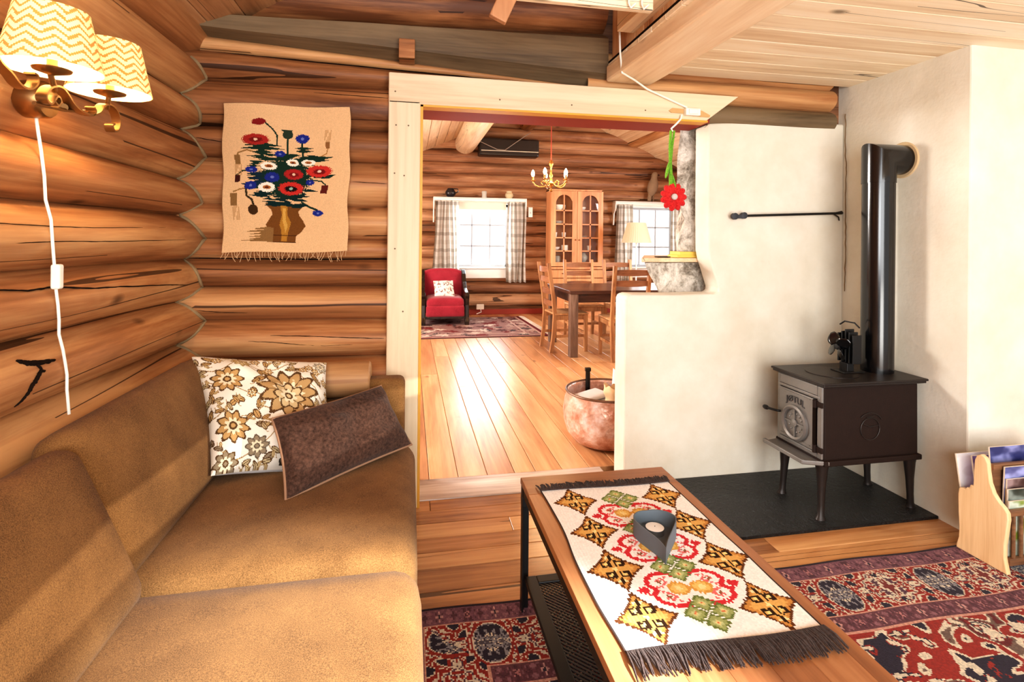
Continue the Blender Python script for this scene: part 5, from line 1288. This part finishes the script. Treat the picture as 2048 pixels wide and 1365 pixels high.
# crockery in the cabinet
china = plain('white_china', S(236, 232, 222), .25); brownpot = plain('brown_pot', S(178, 104, 58), .4); glassy = plain('grey_glass', S(168, 166, 158), .2)
def pot(name, prof, mat, x, z, lb, cat, y=8.80):
    m = MB(); m.lathe([(r, h) for r, h in prof], (x, y, z), 26); o = m.build(name, mat, smooth=True, angle=50, loc=(x, y, z)); tag(o, lb, cat, 'crockery in the display cabinet'); return o
bowl = [(0, .002), (.04, .002), (.075, .03), (.085, .06), (.082, .06), (.07, .032), (0, .012)]
cup = [(0, .002), (.03, .002), (.036, .04), (.04, .085), (.036, .085), (.03, .01), (0, .01)]
plate = [(0, .002), (.06, .002), (.1, .018), (.1, .022), (.06, .008), (0, .006)]
wide = [(0, .002), (.08, .002), (.11, .04), (.115, .09), (.11, .09), (.1, .04), (0, .015)]
for nm, pf, mt, x, z, lb, ct_ in (
    ('serving_bowl', wide, china, 2.51, 1.809, 'wide white bowl on the top shelf behind the cabinet door nearest the thermostat', 'bowl'),
    ('soup_bowl', bowl, china, 2.91, 1.809, 'white bowl on the top shelf behind the cabinet door nearest the plaid curtain', 'bowl'),
    ('plate', plate, china, 2.49, 1.574, 'lowest white plate of the small stack on the second cabinet shelf', 'plate'),
    ('plate', plate, china, 2.49, 1.597, 'topmost white plate of the small stack on the second cabinet shelf', 'plate'),
    ('cup', cup, china, 2.445, 1.344, 'white cup closest to the cabinet side on the middle shelf', 'cup'),
    ('cup', cup, china, 2.60, 1.344, 'white cup in the inner corner of the middle cabinet shelf', 'cup'),
    ('plate', plate, china, 2.93, 1.344, 'single white plate lying on the middle cabinet shelf', 'plate'),
    ('sugar_bowl', bowl, china, 2.45, 1.119, 'white bowl on the fourth cabinet shelf under the lone cup', 'bowl'),
    ('jar', [(0, .002), (.055, .002), (.06, .01), (.06, .09), (.055, .09), (.05, .01), (0, .01)], china, 2.62, 1.119, 'straight white jar on the fourth cabinet shelf', 'jar'),
    ('mug', cup, brownpot, 2.90, 1.119, 'brown mug on the fourth cabinet shelf', 'mug'),
    ('cup', cup, china, 3.06, 1.119, 'white cup beside the brown mug in the cabinet', 'cup'),
    ('jar', [(0, .002), (.06, .002), (.065, .02), (.065, .11), (.05, .12), (0, .12)], glassy, 2.48, .909, 'grey glass jar on the bottom cabinet shelf', 'jar'),
    ('vase', [(0, .002), (.04, .002), (.085, .06), (.085, .11), (.05, .15), (.045, .17), (.04, .17), (0, .1)], glassy, 2.95, .909, 'round grey vase on the bottom cabinet shelf', 'vase')):
    pot(nm, pf, mt, x, z, lb, ct_)

# valances, curtains
def plaid(nx, ny, W_, H_):
    p = Paint(nx, ny, (232, 228, 220), W_, H_)
    for k in range(12):
        x = .03+k*.125; p.img[(np.abs(p.X-x) < .034)] *= np.array([.46, .40, .35]) if k % 2 == 0 else np.array([.74, .70, .66])
    for k in range(14):
        y = .06+k*.13; p.img[(np.abs(p.Y-y) < .028)] *= np.array([.70, .68, .66]) if k % 2 == 0 else np.array([.88, .87, .85])
    return p.img
t_ = NT('plaid_cloth'); c_ = t_.attr('Col', 'Color'); t_.P(Base__Color=c_, Roughness=.95)
tl = t_.node('ShaderNodeBsdfTranslucent', Color=c_); mx_ = t_.node('ShaderNodeMixShader', i0=.45); t_.l.new(t_.b.outputs[0], mx_.inputs[1]); t_.l.new(tl.outputs[0], mx_.inputs[2]); t_.l.new(mx_.outputs[0], t_.out.inputs[0])
def curtain(x0, x1, z0, z1, lb, folds, seed, flare=0.):
    nx, ny = 90, 70; m = MB(); y0 = 8.90
    def fn(a, b):
        f = .028*math.sin(a*2*PI*folds+seed+.5*math.sin(b*2+seed))+.010*math.sin(a*2*PI*folds*2.3+seed)
        x = x0+(x1-x0)*a+flare*b*b*(a-.5)*(x1-x0)+.012*math.sin(b*4+a*6+seed)
        return (x, y0+f*(.5+.5*b), z1-(z1-z0)*b+.008*math.sin(a*2*PI*folds+1)*b)
    m.grid(fn, nx, ny); o = m.build('curtain', t_.m, smooth=True, angle=None, cols=plaid(nx, ny, (x1-x0)*1.9, z1-z0).reshape(-1, 3), fix=False, loc=((x0+x1)/2, y0, z0)); tag(o, lb, 'curtain'); return o
curtain(.405, .80, .68, 1.955, 'grey and white plaid curtain hanging behind the red armchair', 3.5, .4, .15)
curtain(1.63, 1.955, .565, 1.945, 'grey and white plaid curtain on the thermostat side of the window', 3.5, 2.1, .05)
curtain(3.60, 3.90, .56, 1.945, 'brownish plaid curtain beside the pleated floor lamp', 3.5, 1.1, .05)
curtain(4.66, 4.98, .56, 1.945, 'plaid curtain half hidden behind the stone chimney', 3.5, 3.0, .05)
for x0, x1, lb in ((.375, 1.955, 'white curtain box carrying three small pots above the window'), (3.56, 5.02, 'white curtain box with a stuffed bird above the other window')):
    t = thing('curtain_valance', lb, 'valance', ((x0+x1)/2, 8.93, 1.95)); zt = 1.995
    m = MB(); m.box((x0, 8.84, zt-.02), (x1, 8.99, zt)); m.box((x0, 8.84, zt-.055), (x1, 8.856, zt-.01)); m.build('box_board', MAT['white'], t, bevel=.003)
    for sx, xe in ((0, x0), (1, x1-.018)):
        m = MB(); m.prism([(8.84, zt-.01), (8.99, zt-.01), (8.99, zt-.42), (8.95, zt-.42), (8.93, zt-.22), (8.87, zt-.16), (8.845, zt-.12)], 'YZ', xe, xe+.018); m.build('end_bracket', MAT['white'], t)
    m = MB(); m.tube([(x0+.02, 8.90, zt-.06), (x1-.02, 8.90, zt-.06)], .008, 8); m.build('curtain_rod', MAT['cream'], t, smooth=True)
m = MB(); m.box((.80, 8.975, 1.80), (1.62, 8.985, 1.93)); struct(m.build('trim_11', MAT['cream']))
zt = 1.995
t = thing('jug', 'dark glazed round jug on the curtain box', 'jug', (.66, 8.91, zt))
m = MB(); m.lathe([(0, 0), (.05, 0), (.085, .05), (.088, .085), (.06, .13), (.05, .15), (.045, .15), (0, .1)], (.66, 8.91, zt), 26); m.build('body', plain('dark_glaze', S(34, 34, 38), .15), t, smooth=True, angle=60)
m = MB(); m.tube([(.74, 8.91, zt+.07), (.79, 8.91, zt+.1), (.78, 8.91, zt+.14), (.71, 8.91, zt+.145)], .009, 8); m.build('handle', plain('dark_glaze_handle', S(34, 34, 38), .15), t, smooth=True)
m = MB(); m.lathe([(0, 0), (.045, 0), (.038, .05), (.045, .1), (.04, .115), (.034, .115), (0, .08)], (1.23, 8.91, zt), 22); tag(m.build('small_vase', plain('grey_stoneware', S(190, 186, 176), .3), smooth=True, angle=60, loc=(1.23, 8.91, zt)), 'slim grey vase in the middle of the curtain box', 'vase')
m = MB(); m.lathe([(0, 0), (.045, 0), (.07, .045), (.066, .085), (.045, .1), (.05, .125), (.044, .125), (0, .08)], (1.66, 8.91, zt), 24); tag(m.build('pot', plain('cream_stoneware', S(206, 188, 150), .35), smooth=True, angle=60, loc=(1.66, 8.91, zt)), 'rounded cream pot standing over the curtain near the thermostat', 'pot')
# stuffed bird
t = thing('stuffed_bird', 'brown speckled stuffed bird standing on the curtain box', 'bird', (4.30, 8.92, zt))
ft = plain('feathers', S(146, 122, 98), .9, nz=40, bump=.6); RR = Matrix.Rotation(math.radians(16), 3, 'Y')
m = MB(); prof = [(0, .10), (.05, .13), (.085, .20), (.095, .28), (.085, .35), (.06, .41), (.052, .45), (.056, .49), (.045, .525), (.02, .545), (0, .55)]
m.lathe([(r, z) for r, z in prof], (4.30, 8.92, zt), 22); m.v = [(x+(z-zt-.3)*.16, y, z) for x, y, z in m.v]; m.build('body', ft, t, smooth=True, angle=None)
m = MB(); m.lathe([(.014, 0), (.008, .02), (0, .05)], (0, 0, 0), 10, 'X'); m.v = [(x+4.385, y+8.90, z+zt+.49) for x, y, z in m.v]; m.build('beak', MAT['dark'], t, smooth=True)
m = MB(); m.prism([(4.20, zt+.02), (4.26, zt+.02), (4.29, zt+.22), (4.22, zt+.24)], 'XZ', 8.90, 8.94); m.build('tail', ft, t, bevel=.01)
for dy in (-.03, .03): m = MB(); m.tube([(4.30, 8.92+dy, zt+.14), (4.30, 8.92+dy, zt+.003), (4.34, 8.92+dy, zt+.003)], .009, 8); m.build('leg', plain('bird_leg', S(120, 96, 70), .7), t, smooth=True)

# floor lamp
t = thing('floor_lamp', 'floor lamp with pleated cream shade before the window', 'floor lamp', (3.56, 8.0, 0))
m = MB(); m.grid(lambda a, b: (3.58+(.235-.09*b)*(1+.012*math.cos(a*2*PI*40))*math.cos(2*PI*a), 8.0+(.235-.09*b)*(1+.012*math.cos(a*2*PI*40))*math.sin(2*PI*a), 1.265+.32*b), 160, 6)
t_ = NT('pleated_shade'); t_.P(Base__Color=S(240, 226, 200), Roughness=.9); tl = t_.node('ShaderNodeBsdfTranslucent', Color=S(246, 232, 206)); mx_ = t_.node('ShaderNodeMixShader', i0=.4); t_.l.new(t_.b.outputs[0], mx_.inputs[1]); t_.l.new(tl.outputs[0], mx_.inputs[2]); t_.l.new(mx_.outputs[0], t_.out.inputs[0])
m.build('lamp_shade', t_.m, t, smooth=True, angle=None, fix=False)
m = MB(); m.tube([(3.58, 8, .02), (3.58, 8, 1.45)], .011, 10); m.build('pole', MAT['white'], t, smooth=True)
m = MB(); m.lathe([(0, 0), (.14, 0), (.14, .015), (.03, .03), (0, .03)], (3.58, 8, 0), 24); m.build('base', MAT['white'], t, smooth=True, angle=40)

# heat pump, thermostat, socket
t = thing('heat_pump', 'black wall-mounted heat pump high on the log wall', 'heat pump', (1.64, 8.88, 2.85))
m = MB(); m.box((1.12, 8.76, 2.70), (2.145, 8.995, 3.0)); m.build('casing', plain('heatpump_black', S(34, 24, 20), .35), t, bevel=.03, seg=3)
m = MB(); m.box((1.15, 8.752, 2.776), (2.13, 8.762, 2.787)); m.build('chrome_strip', plain('bright_strip', S(236, 226, 206), .25, .3), t)
m = MB(); m.tube([(1.0, 8.735, 2.99), (1.10, 8.735, 2.93), (1.42, 8.742, 2.80), (1.55, 8.742, 2.795), (1.9, 8.74, 3.05), (2.0, 8.8, 3.12)], .007, 6); tag(m.build('wire', plain('grey_wire', S(150, 136, 124), .6), smooth=True, loc=(1.5, 8.74, 2.9)), 'thin grey wire drooping in front of the black heat pump', 'wire')
t = thing('thermostat', 'small white thermostat on the logs between window and cabinet', 'thermostat', (2.05, 8.975, 1.76))
m = MB(); m.box((2.01, 8.955, 1.685), (2.085, 8.985, 1.86)); m.build('case', MAT['white'], t, bevel=.006); m = MB(); m.prism([(2.035, 1.75), (2.06, 1.75), (2.0475, 1.785)], 'XZ', 8.951, 8.956); m.build('dial', MAT['muntin'], t)
t = thing('wall_socket', 'white socket low on the far log wall beside the armchair', 'socket', (1.19, 8.98, .12))
m = MB(); m.box((1.12, 8.95, .10), (1.25, 9.0, .19)); m.build('plate', MAT['cream'], t, bevel=.008); m = MB(); m.tube([(1.19, 8.945, .11), (1.20, 8.93, .06), (1.12, 8.93, .03)], .008, 6); m.build('plug_lead', MAT['white'], t, smooth=True)

# chandelier
br = plain('chandelier_brass', S(190, 140, 80), .25, .9)
cxx, cyy = 1.64, 6.1
t = thing('chandelier', 'five-armed brass chandelier with lit candle bulbs', 'chandelier', (cxx, cyy, 1.87))
m = MB(); m.lathe([(0, 1.865), (.02, 1.875), (.022, 1.89), (.008, 1.90), (.012, 1.92), (.04, 1.95), (.045, 1.97), (.02, 1.99), (.012, 2.03), (.022, 2.06), (.012, 2.09), (.01, 2.16), (.026, 2.19), (.03, 2.21), (.016, 2.24), (0, 2.25)], (cxx, cyy, 0), 20); m.build('stem', br, t, smooth=True, angle=60)
m = MB(); m.tube([(cxx, cyy, 2.24), (cxx-.002, cyy, 3.3)], .006, 6); m.build('chain', MAT['redpaint'], t, smooth=True)
for k in range(5):
    a = .35+2*PI*k/5; ca, sa = math.cos(a), math.sin(a); q = lambda r, z: (cxx+r*ca, cyy+r*sa, z)
    m = MB(); m.tube([q(.03, 1.965), q(.08, 1.93), q(.14, 1.925), q(.19, 1.95), q(.215, 1.985), q(.215, 2.0)], .007, 8); m.tube([q(.05, 1.97), q(.09, 2.0), q(.12, 1.98), q(.10, 1.955)], .005, 6); m.lathe([(0, 1.99), (.03, 1.995), (.034, 2.005), (.012, 2.01), (.012, 2.055), (0, 2.055)], q(.215, 0), 16); arm = m.build('arm', br, t, smooth=True, angle=50)
    m = MB(); m.lathe([(0, 0), (.012, 0), (.022, .025), (.02, .045), (.006, .075), (0, .08)], q(.215, 2.052), 14); m.build('bulb', emit('chandelier_bulb_%d' % k, S(255, 232, 180), 25), t, smooth=True)
WORLD, EXPO = 0.76, 0.36
# ------------------------------------------------------------------ light
def area(name, loc, to, sx, sy, power, col=(1, 1, 1), spread=180):
    l = bpy.data.lights.new(name, 'AREA'); l.shape = 'RECTANGLE'; l.size = sx; l.size_y = sy; l.energy = power; l.color = col; l.spread = math.radians(spread)
    o = bpy.data.objects.new(name, l); COL.objects.link(o); o.location = loc
    o.rotation_euler = (Vector(to)-Vector(loc)).to_track_quat('-Z', 'Y').to_euler(); return o
def point(name, loc, power, col, r=.03):
    l = bpy.data.lights.new(name, 'POINT'); l.energy = power; l.color = col; l.shadow_soft_size = r
    o = bpy.data.objects.new(name, l); COL.objects.link(o); o.location = loc; return o
def spot(name, loc, to, power, col, ang, blend, r, sc3=(1, 1, 1)):
    l = bpy.data.lights.new(name, 'SPOT'); l.energy = power; l.color = col; l.spot_size = math.radians(ang); l.spot_blend = blend; l.shadow_soft_size = r
    o = bpy.data.objects.new(name, l); COL.objects.link(o); o.location = loc
    o.rotation_euler = (Vector(to)-Vector(loc)).to_track_quat('-Z', 'Y').to_euler(); o.scale = sc3; return o
w = bpy.data.worlds.new('sky'); sc.world = w; w.use_nodes = True
w.node_tree.nodes['Background'].inputs[0].default_value = (1, .985, .96, 1); w.node_tree.nodes['Background'].inputs[1].default_value = WORLD
area('daylight_window', (1.2, 9.3, 1.4), (1.2, 0, .2), 1.0, 1.1, 34, (.84, .93, 1))
area('daylight_window_right', (4.28, 9.3, 1.4), (3, 0, .4), 1.0, 1.1, 14, (.93, .97, 1))
area('daylight_far_room', (4.9, 5.4, 1.7), (1, 6, .3), 1.6, 1.1, 110, (.96, .98, 1))
area('daylight_side_window', (-2.4, 4.1, 2.1), (2.4, 2.1, .8), .9, .9, 190, (1, .97, .93))
area('daylight_far_side', (-2.4, 6.6, 1.5), (2.5, 6.2, .6), 2.0, 1.2, 110, (1, .97, .92))
area('daylight_room_window', (.7, -1.7, 1.6), (.9, 2.6, .9), 2.2, 1.3, 54, (.96, .98, 1))
area('fill_rear_left', (-.55, -1.4, 1.5), (2.3, 1.8, .4), 1.0, 1.0, 30, (.95, .98, 1))  # added fill for the rack panel and stove front, no window behind it
spot('sunbeam', (1.9, -.8, 2.1), (.12, .90, .42), 1900, (.93, .97, 1), 20, .7, .05)
area('ceiling_fill', (1.3, -1.2, .5), (2.0, 1.4, 2.2), 1.4, .8, 34, (1, .97, .92))  # added upward fill that brightens the loft ceiling; no window stands here
spot('sunbeam_low', (3.3, .1, 1.2), (-.6, 1.85, .545), 420, (1, .95, .86), 34, .2, .01, (1, .055, 1))
for k, y in enumerate((1.33, 1.56)): point('sconce_bulb', (-.77, y, 1.71), 9.0, (1, .68, .36), .025)
point('chandelier_glow', (1.64, 6.1, 2.16), 30, (1, .68, .36), .2)

# ------------------------------------------------------------------ camera
cam = bpy.data.cameras.new('camera'); co = bpy.data.objects.new('camera', cam); COL.objects.link(co)
yaw, roll = math.radians(10.9), .0095
fw = V(math.sin(yaw), math.cos(yaw), 0); rt = V(math.cos(yaw), -math.sin(yaw), 0); up = V(0, 0, 1)
X = rt*math.cos(roll)+up*math.sin(roll); Y = up*math.cos(roll)-rt*math.sin(roll); Z = -fw
co.matrix_world = Matrix(((X.x, Y.x, Z.x, 0), (X.y, Y.y, Z.y, 0), (X.z, Y.z, Z.z, 1.3), (0, 0, 0, 1)))
cam.sensor_width = 36; cam.lens = 1060/2048*36; cam.shift_y = -203.5/2048; cam.clip_start = .05
sc.camera = co
sc.view_settings.view_transform = 'Standard'; sc.view_settings.look = 'Medium High Contrast'
sc.view_settings.exposure = EXPO; sc.view_settings.gamma = 1.0
sc.cycles.use_denoising = True
sc.cycles.max_bounces = 7; sc.cycles.diffuse_bounces = 4; sc.cycles.glossy_bounces = 3; sc.cycles.transparent_max_bounces = 8
sc.cycles.sample_clamp_indirect = 6.0
